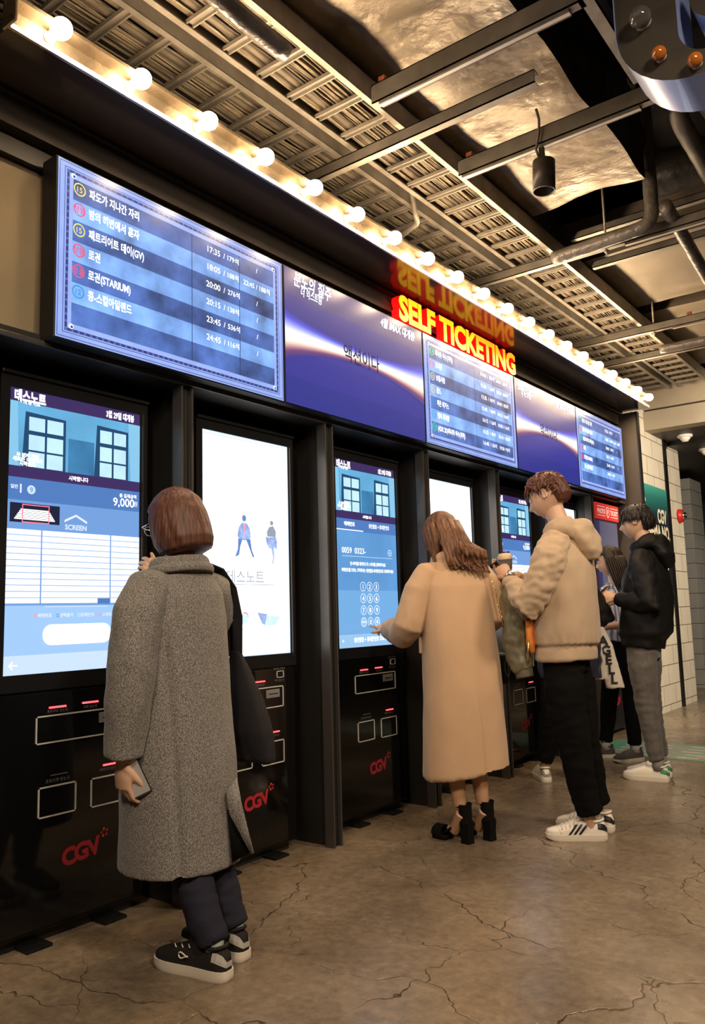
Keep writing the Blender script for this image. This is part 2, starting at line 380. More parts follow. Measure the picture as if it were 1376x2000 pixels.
# ------------------------------------------------------------------ hanging displays
class Sheet:
    """lays flat picture elements on a lit panel; u to the viewer's right, v down, both 0..1"""
    def __init__(s, x, y0, y1, z0, z1): s.x, s.y0, s.y1, s.z0, s.z1 = x, y0, y1, z0, z1; s.w = y1 - y0; s.h = z1 - z0
    def pt(s, u, v, d=0): return Vector((s.x + d, s.y0 + u * s.w, s.z1 - v * s.h))
    def rect(s, mb, u0, v0, u1, v1, m, d=0): mb.quad([s.pt(u0, v1, d), s.pt(u1, v1, d), s.pt(u1, v0, d), s.pt(u0, v0, d)], m)
    def poly(s, mb, pts, m, d=0): mb.quad([s.pt(u, v, d) for u, v in pts], m)
    def frame(s, mb, u0, v0, u1, v1, t, m, d=0):
        tu, tv = t / s.w, t / s.h
        s.rect(mb, u0, v0, u1, v0 + tv, m, d); s.rect(mb, u0, v1 - tv, u1, v1, m, d); s.rect(mb, u0, v0 + tv, u0 + tu, v1 - tv, m, d); s.rect(mb, u1 - tu, v0 + tv, u1, v1 - tv, m, d)
    def ring(s, mb, u, v, r, t, m, d=0, n=28):
        o = s.pt(u, v, d)
        vs = [o + Vector((0, rr * math.cos(2 * math.pi * k / n), rr * math.sin(2 * math.pi * k / n))) for rr in (r, r - t) for k in range(n)]
        mb.add(vs, [(k, (k + 1) % n, n + (k + 1) % n, n + k) for k in range(n)], m)
    def disc(s, mb, u, v, r, m, d=0, n=24):
        o = s.pt(u, v, d); mb.quad([o + Vector((0, r * math.cos(2 * math.pi * k / n), r * math.sin(2 * math.pi * k / n))) for k in range(n)], m)
    def round(s, mb, u0, v0, u1, v1, r, m, d=0):
        pts = []
        for cu, cv, a0 in ((u1, v0, 0), (u0, v0, 90), (u0, v1, 180), (u1, v1, 270)):
            c = s.pt(cu, cv, d) + Vector((0, -r if cu == u1 else r, -r if cv == v0 else r))
            for k in range(7):
                a = R(a0 + 15 * k); pts.append(c + Vector((0, r * math.cos(a), r * math.sin(a))))
        mb.quad(pts, m)
    def text(s, mb, body, u, v, h, m, d=0, **kw):
        """lettering of cap height about h metres; v is its middle"""
        p = s.pt(u, v, d); mb.text(body, h * 1.38, wallM(p.x, p.y, p.z - h * .5), m, **kw)

S_BORDER = screenmat('px_border', rgb(150, 172, 236), 1.15, var=(9, .12))
S_BORDER2 = screenmat('px_border_line', rgb(98, 122, 196), .9)
S_CHAIN = screenmat('px_chain', rgb(52, 66, 138), .9)
S_GRID = screenmat('px_mottle', rgb(120, 158, 218), 1.2, var=(5, .45, 7))
S_ROWD = screenmat('px_row_dark', rgb(66, 94, 156), 1.2, var=(6, .75, 8))
S_ROWL = screenmat('px_row_light', rgb(118, 160, 224), 1.25, var=(6, .55, 8))
S_LINE = screenmat('px_divider', rgb(46, 62, 120), .8)
S_WHITE = screenmat('px_white', (1.0, 1.0, 1.0), 1.5)
S_PALE = screenmat('px_pale', rgb(232, 240, 255), 1.05)
S_YEL = screenmat('px_yellow', rgb(240, 225, 120), 1.1); S_REDB = screenmat('px_rose', rgb(235, 90, 125), 1.1); S_CYAN = screenmat('px_cyan', rgb(40, 160, 225), 1.0); S_GREENB = screenmat('px_green', rgb(60, 215, 160), 1.05)

def listing(name, label, y0, y1, rows, badges, times, times2, cd1, cd2):
    t = thing(name, label, 'screen', (.02, (y0 + y1) / 2, 2.175), 'cinema displays hung above the kiosks')
    put(MB().box((-.02, y0, 2.171), (.072, y1, 2.879), M_BEZEL, .004), 'housing', t)
    s = Sheet(.0745, y0 + .006, y1 - .006, 2.178, 2.872); g = MB()
    s.rect(g, 0, 0, 1, 1, S_BORDER)
    s.frame(g, .004, .008, .996, .992, .004, S_BORDER2, .0006); s.frame(g, .022, .034, .978, .966, .004, S_BORDER2, .0006); s.frame(g, .030, .046, .970, .954, .011, S_CHAIN, .0006)
    for a in range(44):
        u = .036 + .928 * a / 43
        for v in (.0535, .9465): s.disc(g, u, v, .0052, S_BORDER2, .001, 8)
    for a in range(24):
        v = .06 + .88 * a / 23
        for u in (.0345, .9655): s.disc(g, u, v, .0052, S_BORDER2, .001, 8)
    s.rect(g, .052, .088, .948, .912, S_GRID, .0006)
    rh = .1168; hh = .0
    for k in range(7): s.rect(g, .052, .092 + rh * k, .948, .092 + rh * (k + 1), S_ROWD if k % 2 == 0 else S_ROWL, .0012)
    for k in range(8): s.rect(g, .052, .092 + rh * k - .001, .948, .092 + rh * k + .001, S_BORDER2, .0016)
    for u in (cd1, cd2): s.rect(g, u - .0015, .09, u + .0015, .91, S_LINE, .0018)
    for u, v in ((.052, .075), (.948, .075), (.052, .925), (.948, .925)): s.disc(g, u, v, .011, S_PALE, .0018, 16); s.disc(g, u + .002, v + .003, .005, S_CHAIN, .0022, 12)
    l = g
    for k, txt in enumerate(rows):
        v = .092 + rh * (k + .40)
        c = badges[k]; s.ring(l, .074, v, .026, .005, c[1], .0022)
        s.text(l, c[0], .074, v, .022 if len(c[0]) < 3 else .013, c[1], .0022, bold=.012)
        s.text(l, txt, .108, v, .031, S_WHITE, .0022, align='LEFT', bold=.03, sx=.70)
        a, q = times[k]
        s.text(l, a, cd1 + .135, v + .0, .028, S_WHITE, .0022, align='RIGHT', bold=.012); s.text(l, '/', cd1 + .155, v, .026, S_WHITE, .0022, bold=.01); s.text(l, q, cd1 + .172, v, .024, S_WHITE, .0022, align='LEFT', bold=.012)
        s.text(l, times2[k], (cd2 + .948) / 2, v, .024, S_WHITE, .0022, bold=.012, maxw=.20)
    put(l, 'picture', t)
    return t
Y, P_, C_, G_ = S_YEL, S_REDB, S_CYAN, S_GREENB
R1 = ['파도가 지나간 자리', '밤의 해변에서 혼자', '패트리어트 데이(GV)', '로건', '로건(STARIUM)', '콩-스컬아일랜드']
B1 = [('15', Y), ('청불', P_), ('15', Y), ('청불', P_), ('청불', P_), ('12', C_)]
T1 = [('17:35', '179석'), ('18:05', '188석'), ('20:00', '276석'), ('20:15', '138석'), ('23:45', '536석'), ('24:45', '116석')]
U1 = ['/', '22:45 / 188석', '/', '/', '/', '/']
listing('display_screen', 'blue timetable display at the near end of the row, first film badge yellow 15', 1.589, 2.830, R1, B1, T1, U1, .528, .761)
R3 = ['미녀와 야수(자막)', '프리즌', '보통사람', '골드', '히든 피겨스', '행복 목욕탕', '(4DX 2D)미녀와 야수(자막)']
B3 = [('전체', G_), ('청불', P_), ('15', Y), ('15', Y), ('12', C_), ('12', C_), ('전체', G_)]
T3 = [('14:40', '406석'), ('15:00', '120석'), ('15:35', '107석'), ('15:45', '108석'), ('16:15', '126석'), ('16:25', '86석'), ('16:40', '135석')]
U3 = ['16:00 / 201석', '18:20 / 384석', '18:40 / 102석', '18:15 / 104석', '18:30 / 116석', '22:10 / 102석', '19:20 / 92석']
listing('display_screen', 'middle timetable display with seven films, right under the red and yellow sign', 4.117, 5.380, R3, B3, T3, U3, .514, .735)
R5 = R1; B5 = [('15', G_), ('청불', P_), ('15', G_), ('청불', P_), ('청불', P_), ('12', C_)]
listing('display_screen', 'timetable display at the far end of the row, next to the dark return wall', 6.575, 7.740, R5, B5, T1, U1, .528, .761)

S_NAVY = [screenmat('px_navy_%d' % i, rgb(*c), 1.12) for i, c in enumerate(((66, 62, 126), (60, 58, 140), (55, 54, 150), (50, 52, 146), (44, 50, 138)))]
S_BAND = [screenmat('px_band_%d' % i, rgb(*c), e) for i, (c, e) in enumerate((((80, 84, 205), 1), ((140, 146, 250), 1.1), ((222, 226, 255), 1.2), ((255, 255, 255), 1.4), ((255, 238, 222), 1.2), ((214, 165, 160), 1), ((130, 78, 118), .9), ((78, 56, 132), .9)))]
S_INK = screenmat('px_ink', rgb(30, 26, 60), 1.0); S_INK2 = screenmat('px_ink_fade', rgb(165, 155, 190), 1.0)
def trailer(name, label, y0, y1, topwarm):
    t = thing(name, label, 'screen', (.02, (y0 + y1) / 2, 2.175), 'cinema displays hung above the kiosks')
    put(MB().box((-.02, y0, 2.171), (.072, y1, 2.879), M_BEZEL, .004), 'housing', t)
    s = Sheet(.0745, y0 + .006, y1 - .006, 2.178, 2.872); g = MB()
    for k in range(5): s.rect(g, 0, k / 5, 1, (k + 1) / 5, S_NAVY[k])
    n = 24
    cen = lambda u: .50 - .03 * math.sin(u * 3.1)
    hw = lambda u: .115 - .075 * math.sin(math.pi * min(max(u, 0), 1)) ** .8
    keys = ((-1.6, (60, 58, 160)), (-1.15, (84, 88, 214)), (-.8, (150, 156, 252)), (-.45, (226, 230, 255)), (-.15, (255, 255, 255)), (.2, (255, 255, 250)), (.5, (255, 236, 216)), (.8, (206, 158, 160)), (1.1, (120, 72, 116)), (1.6, (58, 52, 140)))
    for j in range(24):
        a, c = -1.6 + 3.2 * j / 24, -1.6 + 3.2 * (j + 1) / 24; mid = (a + c) / 2
        for (k0, c0), (k1, c1) in zip(keys, keys[1:]):
            if k0 <= mid <= k1: q = (mid - k0) / (k1 - k0); break
        bm_ = screenmat('px_streak_%d' % j, rgb(*[x + (y - x) * q for x, y in zip(c0, c1)]), 1.1)
        for i in range(n):
            u0, u1 = i / n, (i + 1) / n
            s.poly(g, [(u0, cen(u0) + hw(u0) * c), (u1, cen(u1) + hw(u1) * c), (u1, cen(u1) + hw(u1) * a), (u0, cen(u0) + hw(u0) * a)], bm_, .0008)
    l = g
    s.text(l, '분노의 질주', .175, .062, .062, S_WHITE, .0014, bold=.02, shear=.25, maxw=.30)
    s.text(l, '더 익스트림', .165, .139, .040, S_WHITE, .0014, bold=.02, shear=.25, maxw=.17)
    s.text(l, '4월 IMAX 대개봉', .793, .082, .046, S_WHITE, .0014, bold=.03, shear=.25, maxw=.36)
    p = s.pt(.50, .452, .0014)
    l.text('액션이다', .105, wallM(p.x, p.y, p.z - .05), S_INK, bold=.015, maxw=.33)
    put(l, 'picture', t)
trailer('display_screen', 'violet blue trailer display with a white light streak beside the near timetable display', 2.835, 4.112, 0)
trailer('display_screen', 'violet blue trailer display with a white streak between middle and far timetable displays', 5.385, 6.570, 1)

# ------------------------------------------------------------------ SELF TICKETING sign
sign = thing('channel_letter_sign', 'glowing yellow letters SELF TICKETING with red edges above the middle display', 'sign', (.04, 4.6, 2.884))
M_LETTER = mat('letter_face_yellow', (.8, .45, .02), .4, emit=(1.0, .46, .012), es=1.75)
M_LETTER2 = mat('letter_face_orange', (.8, .35, .02), .4, emit=(1.0, .30, .01), es=1.7)
M_LRED = mat('letter_red_side', (.6, .01, .008), .4, emit=(1.0, .006, .004), es=.85)
body = 'SELF TICKETING'
_, _, wtot = text_geo(body, .0, .0)
LY0, LY1, LZ0, LH = 3.865, 5.405, 2.893, .152
xs = 0.0
adv = {}
for i, chx in enumerate(body):
    if chx == ' ': continue
    vs_, fs_, w_ = text_geo(body[:i + 1], .0, .0); w0 = w_ - text_geo(chx, .0, .0)[2]
    adv[i] = (w0, text_geo(chx, .0, .0)[2])
kx = (LY1 - LY0) / wtot
for i, (w0, w1) in adv.items():
    m = MB()
    m.text(body[i], LH * 1.38, wallM(.05, LY0 + w0 * kx - .004, LZ0), M_LETTER if i < 9 else M_LETTER2, bold=.045, sx=kx / (LH * 1.38), align='LEFT', depth=.055, m_side=M_LRED)
    put(m, 'letter', sign)
put(MB().box((-.01, LY0 - .01, LZ0 + .02), (.004, LY1 + .01, LZ0 + .04), M_TRIM).box((-.01, LY0 - .01, LZ0 + .12), (.004, LY1 + .01, LZ0 + .14), M_TRIM), 'mounting_frame', sign)

# ------------------------------------------------------------------ kiosks
S_PUR = screenmat('px_purple', rgb(66, 48, 104), .9); S_SKY = screenmat('px_sky', rgb(104, 178, 224), 1.0, var=(6, .12))
S_TEAL = screenmat('px_teal', rgb(62, 128, 176), 1.0, var=(9, .2)); S_WINGLOW = screenmat('px_window', rgb(196, 236, 255), 1.1, var=(7, .12)); S_DTEAL = screenmat('px_dark_teal', rgb(34, 78, 118), .9)
S_CURT = screenmat('px_curtain', rgb(140, 204, 240), 1.0)
S_BAR = screenmat('px_bar', rgb(82, 128, 196), 1.0); S_MIDB = screenmat('px_mid_blue', rgb(118, 164, 226), 1.0); S_LOWB = screenmat('px_low_blue', rgb(164, 204, 252), 1.05); S_FOOT = screenmat('px_foot', rgb(206, 228, 255), 1.05)
S_KEYB = screenmat('px_key_blue', rgb(100, 160, 220), 1.0, var=(3, .12)); S_KEYB2 = screenmat('px_key_blue_low', rgb(120, 178, 232), 1.0); S_KFOOT = screenmat('px_key_foot', rgb(160, 204, 244), 1.0)
S_GRIDW = screenmat('px_grid_white', (1, 1, 1), 1.35); S_ROWLINE = screenmat('px_row_line', rgb(178, 204, 244), 1.0); S_TH = screenmat('px_thumb', rgb(28, 36, 66), .8)
S_PWHITE = screenmat('px_poster_white', (1.0, 1.0, 1.0), 2.0); S_PINK = screenmat('px_pale_blue', rgb(196, 226, 252), 1.3, var=(8, .1)); S_PBLUE = screenmat('px_poster_blue', rgb(104, 138, 206), 1.0, var=(12, .3)); S_PGREY = screenmat('px_poster_grey', rgb(150, 160, 180), 1.1); S_PRED = screenmat('px_poster_red', rgb(255, 120, 140), 1.2); S_PBLUE2 = screenmat('px_poster_steel', rgb(150, 172, 222), 1.25, var=(30, .35, 5)); S_PRED2 = screenmat('px_poster_rose', rgb(255, 150, 170), 1.3); S_PALEG = screenmat('px_poster_pale', rgb(225, 232, 245), 1.4); S_PINKLINE = screenmat('px_ink_line', rgb(120, 96, 100), 1.0)
S_LED = mat('led_red', (.3, 0, 0), .4, emit=(1.0, .05, .06), es=4.5)
M_LABELW = mat('printed_white', (.55, .55, .52), .5); M_LABELG = mat('printed_grey', (.19, .19, .18), .5); M_LOGO = mat('logo_red', (.42, .02, .035), .45); M_LOGO2 = mat('logo_orange', (.5, .10, .02), .45)
M_READER = mat('card_reader_grey', (.26, .26, .27), .4, metal=.3)

def header(s, g, l):
    """lit top of a booking kiosk: dark title strip and a blue room with two windows"""
    s.rect(g, 0, 0, 1, .047, S_PUR, .0006); s.rect(g, 0, .047, 1, .278, S_SKY, .0006)
    for u0, u1, f in ((.11, .40, 1), (.64, .90, -1)):
        s.poly(g, [(u0 - .02, .278), (u1, .278), (u1, .085), (u0, .078)], S_DTEAL, .0010)
        um = (u0 + u1) / 2; a, b_ = u0 + .025, u1 - .02
        for r0, r1 in ((.095, .145), (.160, .215), (.222, .276)):
            s.rect(g, a, r0, um - .008, r1, S_WINGLOW, .0014); s.rect(g, um + .008, r0, b_, r1, S_WINGLOW, .0014)
    s.poly(g, [(0, .278), (.07, .278), (.055, .047), (0, .047)], S_CURT, .0012); s.poly(g, [(.92, .278), (1, .278), (1, .047), (.90, .047)], S_CURT, .0012)
    s.poly(g, [(.42, .278), (.62, .278), (.62, .15), (.42, .15)], S_TEAL, .0010)
    s.rect(g, 0, .278, 1, .318, S_PUR, .0016)
    s.text(l, '데스노트', .14, .026, .036, S_WHITE, .0022, bold=.05, maxw=.13); s.text(l, '더 뉴 월드', .15, .046, .012, S_WHITE, .0022, bold=.05)
    s.text(l, '3월 29일 대개봉', .83, .025, .024, S_WHITE, .0022, bold=.04, maxw=.14)
    for k, v in enumerate((.238, .253, .268)): s.text(l, ('두 번째 게임', '새로운 이야기가', '시작된다')[k], .13, v, .013, S_WHITE, .0022, bold=.05)
    s.text(l, '시작합니다', .5, .298, .014, S_WHITE, .0022, bold=.04)

def kiosk(label, yc, kind):
    t = thing('ticket_kiosk', label, 'kiosk', (-.3, yc, 0), 'self ticketing kiosks in the bays')
    fx = -.152
    b = MB(); b.box((-.66, yc - .335, .045), (fx - .012, yc + .335, 2.082), M_KIOSK, .006)
    put(b, 'body', t)
    panel = MB().box((fx - .014, yc - .328, .06), (fx - .002, yc + .328, .892), M_GLOSS, .003)
    put(MB().box((-.62, yc - .31, 0), (fx - .05, yc + .31, .05), M_BLACK), 'plinth', t)
    for dy in (-.2, .12): put(MB().box((fx - .05, yc + dy, 0), (fx + .035, yc + dy + .10, .012), M_KIOSK, .003), 'foot', t)
    be = MB()
    y0, y1, z0, z1 = yc - .297, yc + .297, .962, 2.027
    be.box((fx - .014, yc - .335, .90), (fx, yc + .335, z0), M_BEZEL).box((fx - .014, yc - .335, z1), (fx, yc + .335, 2.082), M_BEZEL)
    be.box((fx - .014, yc - .335, z0), (fx, y0, z1), M_BEZEL).box((fx - .014, y1, z0), (fx, yc + .335, z1), M_BEZEL)
    be.box((fx, yc - .335, 2.074), (fx + .012, yc + .335, 2.088), M_KIOSK, .002).box((fx - .005, y1 + .004, z0 - .02), (fx + .010, y1 + .011, z1), M_TRIM)
    put(be, 'bezel', t)
    s = Sheet(fx - .006, y0, y1, z0, z1); g = MB(); l = g
    if kind == 'seats':
        s.rect(g, 0, 0, 1, 1, S_MIDB); header(s, g, l)
        s.rect(g, 0, .318, 1, .398, S_BAR, .0008); s.rect(g, 0, .765, 1, .935, S_LOWB, .0008); s.rect(g, 0, .935, 1, 1, S_FOOT, .0008)
        s.rect(g, .02, .408, .365, .476, S_TH, .001)
        s.frame(g, .10, .411, .29, .476, .004, S_PRED, .0022)
        for k in range(6): s.rect(g, .05 + .008 * (5 - k), .428 + .0065 * k, .33 - .008 * (5 - k), .433 + .0065 * k, S_WHITE, .0016)
        for a, c in ((0, .235), (.245, .755), (.765, 1)):
            s.rect(g, a, .50, c, .757, S_GRIDW, .001)
            for k in range(11): s.rect(g, a, .518 + .0218 * k, c, .5218 + .0218 * k, S_ROWLINE, .0018)
        s.rect(g, .66, .740, .757, .760, S_BAR, .0020)
        s.rect(g, .27, .768, .74, .771, S_FOOT, .0016)
        s.round(g, .26, .832, .77, .905, .036, S_WHITE, .0016)
        s.text(l, '일반', .045, .352, .012, S_PALE, .0022, bold=.03); s.text(l, '1', .088, .356, .034, S_PALE, .0022, bold=.02); s.disc(l, .16, .358, .017, S_FOOT, .002); s.text(l, '9', .16, .358, .02, S_BAR, .0026)
        s.text(l, '총 결제금액', .90, .340, .013, S_WHITE, .0022, bold=.02); s.text(l, '9,000', .865, .366, .035, S_WHITE, .0022, bold=.012); s.text(l, '원', .965, .368, .018, S_WHITE, .0022)
        for a, c in ((.40, .485), (.57, .485)): s.poly(l, [(a, .455), (c, .432), (c, .440), (a, .464)], S_PALE, .0022)
        s.text(l, 'SCREEN', .486, .480, .020, S_PALE, .0022, bold=.025)
        for k in range(4): s.frame(l, .20 + .155 * k, .795, .22 + .155 * k, .806, .002, (S_PRED, S_CYAN, S_PINK, S_PRED)[k], .0022); s.text(l, ('예매완료', '선택불가', '장애인석', '스위트')[k], .272 + .155 * k, .8, .012, S_PALE, .0022, bold=.02)
        s.poly(l, [(.035, .968), (.06, .954), (.066, .957), (.048, .968), (.066, .979), (.06, .982)], S_WHITE, .0022); s.rect(l, .045, .966, .095, .970, S_WHITE, .0024)
        put(g, 'picture', t)
    elif kind == 'keys':
        s.rect(g, 0, 0, 1, 1, S_KEYB); header(s, g, l)
        s.rect(g, 0, .318, 1, .383, S_BAR, .0008); s.rect(g, 0, .375, .43, .380, S_WHITE, .0014); s.rect(g, 0, .70, 1, .932, S_KEYB2, .0006); s.rect(g, 0, .932, 1, 1, S_KFOOT, .0008)
        s.rect(g, .08, .517, .92, .519, S_PINK, .0014)
        s.text(l, '예매번호', .21, .345, .020, S_WHITE, .0022, bold=.03); s.text(l, '생년월일 + 휴대폰번호', .70, .345, .021, S_WHITE, .0022, bold=.015, maxw=.21)
        s.text(l, '0059  0323-', .08, .486, .034, S_WHITE, .0022, align='LEFT', maxw=.23, bold=.006); s.ring(l, .875, .487, .019, .0022, S_WHITE, .0022); s.text(l, '×', .875, .487, .02, S_WHITE, .0022)
        s.text(l, '앞 4자리를 제외하고 뒤 11자리를 입력해주세요', .5, .557, .017, S_WHITE, .0022, bold=.025, maxw=.35); s.text(l, '예매번호를 모르는 고객께서는 생년월일+휴대폰번호로 조회해주세요', .5, .592, .017, S_WHITE, .0022, bold=.025, maxw=.51)
        for r in range(4):
            for c in range(3):
                u, v = .40 + .11 * c, .679 + .0635 * r
                k = '123456789C0<'[r * 3 + c]
                s.ring(l, u, v, .0265, .0022, S_WHITE, .0022)
                if k in 'C<': s.disc(l, u, v, .0262, S_KFOOT, .0020)
                s.text(l, '전체삭제' if k == 'C' else k, u, v, .008 if k == 'C' else .028, S_WHITE, .0024, bold=.01)
        s.text(l, '생년월일 + 휴대폰번호 조회하기', .52, .962, .022, S_WHITE, .0022, bold=.02, maxw=.34); s.text(l, '←', .07, .962, .02, S_WHITE, .0022); s.frame(l, .92, .952, .95, .972, .002, S_WHITE, .0022)
        put(g, 'picture', t)
    else:
        s.rect(g, 0, 0, 1, 1, S_PWHITE); s.frame(g, 0, 0, 1, 1, .005, S_PINK, .0006); s.rect(g, .01, .012, .99, .0145, S_PGREY, .001)
        # two seated people, printed pale, in armchairs; scattered booklets below
        uc = .457
        s.disc(g, uc, .380, .014, S_PGREY, .0016, 16); s.disc(g, uc, .374, .0135, S_PBLUE, .0018, 14)
        s.poly(g, [(uc - .028, .398), (uc + .028, .398), (uc + .062, .420), (uc + .078, .462), (uc + .04, .478), (uc - .04, .478), (uc - .078, .462), (uc - .062, .420)], S_PBLUE2, .0012)
        s.poly(g, [(uc - .010, .398), (uc + .010, .398), (uc + .004, .45), (uc - .004, .45)], S_PRED2, .0016)
        s.poly(g, [(uc - .07, .470), (uc - .02, .474), (uc - .045, .505), (uc - .060, .545), (uc - .098, .556), (uc - .10, .548), (uc - .075, .52)], S_PBLUE, .0014)
        s.poly(g, [(uc + .02, .474), (uc + .07, .470), (uc + .085, .52), (uc + .113, .550), (uc + .098, .556), (uc + .065, .52)], S_PBLUE, .0014)
        uc = .785
        s.disc(g, uc, .386, .0125, S_PGREY, .0016, 16)
        s.poly(g, [(uc - .03, .405), (uc + .02, .400), (uc + .052, .425), (uc + .048, .452), (uc - .055, .452), (uc - .06, .43)], S_PGREY, .0012)
        s.poly(g, [(uc - .078, .455), (uc + .05, .452), (uc + .066, .475), (uc + .062, .512), (uc + .03, .50), (uc - .03, .51), (uc - .06, .49)], S_PBLUE2, .0014)
        s.poly(g, [(uc - .01, .50), (uc + .025, .50), (uc + .028, .555), (uc + .012, .58), (uc + .0, .578), (uc + .010, .55)], S_PBLUE2, .0016)
        for uc, w_ in ((.457, .105), (.785, .085)):
            for sg in (-1, 1): s.rect(g, uc + sg * w_ - .003, .455, uc + sg * w_ + .003, .535, S_PALEG, .001)
            s.rect(g, uc - w_, .452, uc - w_ * .75, .456, S_PALEG, .001); s.rect(g, uc + w_ * .75, .452, uc + w_, .456, S_PALEG, .001)
        s.rect(g, .12, .678, .81, .681, S_PGREY, .001)
        s.poly(g, [(.20, .845), (.42, .810), (.50, .845), (.32, .880)], S_PINK, .001); s.poly(g, [(.60, .805), (.72, .815), (.69, .865), (.655, .858)], S_PBLUE2, .001); s.poly(g, [(.71, .822), (.88, .825), (.82, .865), (.70, .868)], S_PINK, .0012); s.disc(g, .46, .822, .022, S_PRED2, .0014, 16); s.disc(g, .455, .829, .021, S_PINK, .0016, 14)
        s.text(l, '데스노트', .47, .645, .052, S_PGREY, .0016, bold=.0, maxw=.37)
        put(g, 'picture', t)
    # lower panel: slots, lights, reader, printed words, emblem
    px = fx - .0015
    q = Sheet(px, yc - .335, yc + .335, 0, 1)
    def fr(name, a, b_, c, d, th, m=M_LABELW):
        w = MB(); pw, pt_ = px - .001, px + .004
        w.box((pw, yc + a, c), (pt_, yc + b_, c + th), m).box((pw, yc + a, d - th), (pt_, yc + b_, d), m).box((pw, yc + a, c), (pt_, yc + a + th, d), m).box((pw, yc + b_ - th, c), (pt_, yc + b_, d), m)
        f = put(w, name, t)
        put(MB().box((px - .003, yc + a + th, c + th), (px + .0006, yc + b_ - th, d - th), M_GLOSS), 'slot', f)
    fr('slot_frame', -.165, .232, .704, .806, .005); fr('slot_frame', -.150, .008, .440, .550, .005); fr('slot_frame', .072, .232, .436, .546, .005); fr('scanner_window', .186, .236, .845, .878, .003)
    put(MB().box((px, yc + .105, .752), (px + .008, yc + .200, .792), M_READER, .003).box((px + .006, yc + .12, .770), (px + .0095, yc + .185, .7735), M_GLOSS), 'card_reader', t)
    for a, z in ((-.112, .833), (.03, .836), (.128, .587)): put(MB().box((px - .001, yc + a, z - .0035), (px + .004, yc + a + .072, z + .0035), S_LED, .002), 'indicator_light', t)
    w = panel
    def tx(b_, dy, z, h, m, **kw): w.text(b_, h * 1.38, wallM(px + .001, yc + dy, z), m, **kw)
    tx('포토카드 넣는곳', -.076, .815, .0095, M_LABELG); tx('지폐 넣는곳', .066, .815, .0095, M_LABELG); tx('바코드 스캐너', .205, .884, .010, M_LABELG); tx('카드 넣는곳', .205, .828, .010, M_LABELG)
    tx('포토티켓 받는곳', -.07, .562, .011, M_LABELG); tx('예매티켓 받는곳', .155, .566, .0095, M_LABELG)
    q.rect(w, (.335 - .10) / .67, 1 - .588, (.335 - .03) / .67, 1 - .585, M_LABELG, .0015)
    put(w, 'front_panel', t)
    e = MB()
    RM = wallM(px + .0012, yc - .045, .250, R(6))
    e.text('C', .085, RM, M_LOGO, bold=.05, align='LEFT'); e.text('G', .085, wallM(px + .0016, yc + .008, .254, R(8)), M_LOGO, bold=.05, align='LEFT'); e.text('V', .085, wallM(px + .0012, yc + .064, .258, R(10)), M_LOGO, bold=.05, align='LEFT')
    for k in range(5):
        a = 2 * math.pi * k / 5 + .5; c = Vector((px + .002, yc + .136 + .013 * math.cos(a), .334 + .013 * math.sin(a)))
        e.quad([c + Vector((0, .006 * math.cos(2 * math.pi * j / 8), .006 * math.sin(2 * math.pi * j / 8))) for j in range(8)], M_LOGO2 if k % 2 else M_LOGO)
    put(e, 'logo', t)
    return t
kiosk('ticket kiosk showing a white seat grid and 9,000, in front of the grey coat', 1.857, 'seats')
kiosk('kiosk with a big white film poster screen between seat grid and keypad kiosks', 2.805, 'poster')
kiosk('kiosk with a blue number keypad screen used by the camel coat woman', 3.795, 'keys')
kiosk('kiosk with a white poster screen behind the camel coat woman', 4.760, 'poster')
kiosk('ticket kiosk with a seat grid screen behind the beige hoodie man', 5.722, 'seats')
kiosk('kiosk with a white poster screen beside the photo ticket machine', 6.690, 'poster')

# photo ticket machine in the last bay
t = thing('photo_ticket_machine', 'dark photo ticket machine under a red sign board in the last bay', 'machine', (-.3, 7.49, 0))
put(MB().box((-.66, 7.17, .03), (-.06, 7.83, 2.13), M_KIOSK, .006), 'body', t)
M_SIGNRED = mat('sign_red', (.52, .035, .025), .5, emit=(.62, .035, .025), es=.55); M_SIGNW = mat('sign_white', (.8, .7, .62), .5, emit=(.8, .68, .6), es=.5)
w = MB().box((-.06, 7.20, 1.965), (-.03, 7.80, 2.115), M_SIGNRED, .003); s = Sheet(-.029, 7.20, 7.80, 1.965, 2.115)
s.text(w, 'PHOTO', .22, .50, .045, M_SIGNW, 0, bold=.02, maxw=.20); s.text(w, 'TICKET', .78, .50, .045, M_SIGNW, 0, bold=.02, maxw=.21)
for a, c in ((.05, .38), (.62, .95)):
    for v in (.22, .78): s.rect(w, a, v - .018, c, v + .018, M_SIGNW)
s.poly(w, [(.43, .25), (.50, .17), (.57, .25), (.57, .62), (.53, .84), (.47, .84), (.43, .62)], M_SIGNW); s.poly(w, [(.445, .29), (.50, .22), (.555, .29), (.555, .60), (.52, .78), (.48, .78), (.445, .60)], M_SIGNRED, .0006); s.text(w, 'P', .50, .5, .05, M_SIGNW, .0012, bold=.02)
put(w, 'sign_board', t)
put(MB().box((-.06, 7.21, .95), (-.048, 7.79, 1.955), mat('dim_blue_panel', (.035, .035, .10), .3, emit=rgb(44, 42, 84), es=.7)).box((-.05, 7.31, 1.0), (-.044, 7.77, 1.945), mat('dim_grey_screen', (.06, .06, .09), .25, emit=rgb(82, 80, 104), es=.8)), 'screen', t)
fm = MB()
for a, b_, c, d in ((7.3, 7.55, .62, .72), (7.58, 7.75, .40, .52)):
    fm.box((-.062, a, c), (-.055, b_, c + .006), M_LABELW).box((-.062, a, d - .006), (-.055, b_, d), M_LABELW).box((-.062, a, c), (-.055, a + .006, d), M_LABELW).box((-.062, b_ - .006, c), (-.055, b_, d), M_LABELW)
put(fm, 'slot_frame', t)
e = MB(); e.text('CGV', .09, wallM(-.056, 7.50, .25, R(8)), M_LOGO, bold=.05); put(e, 'logo', t)

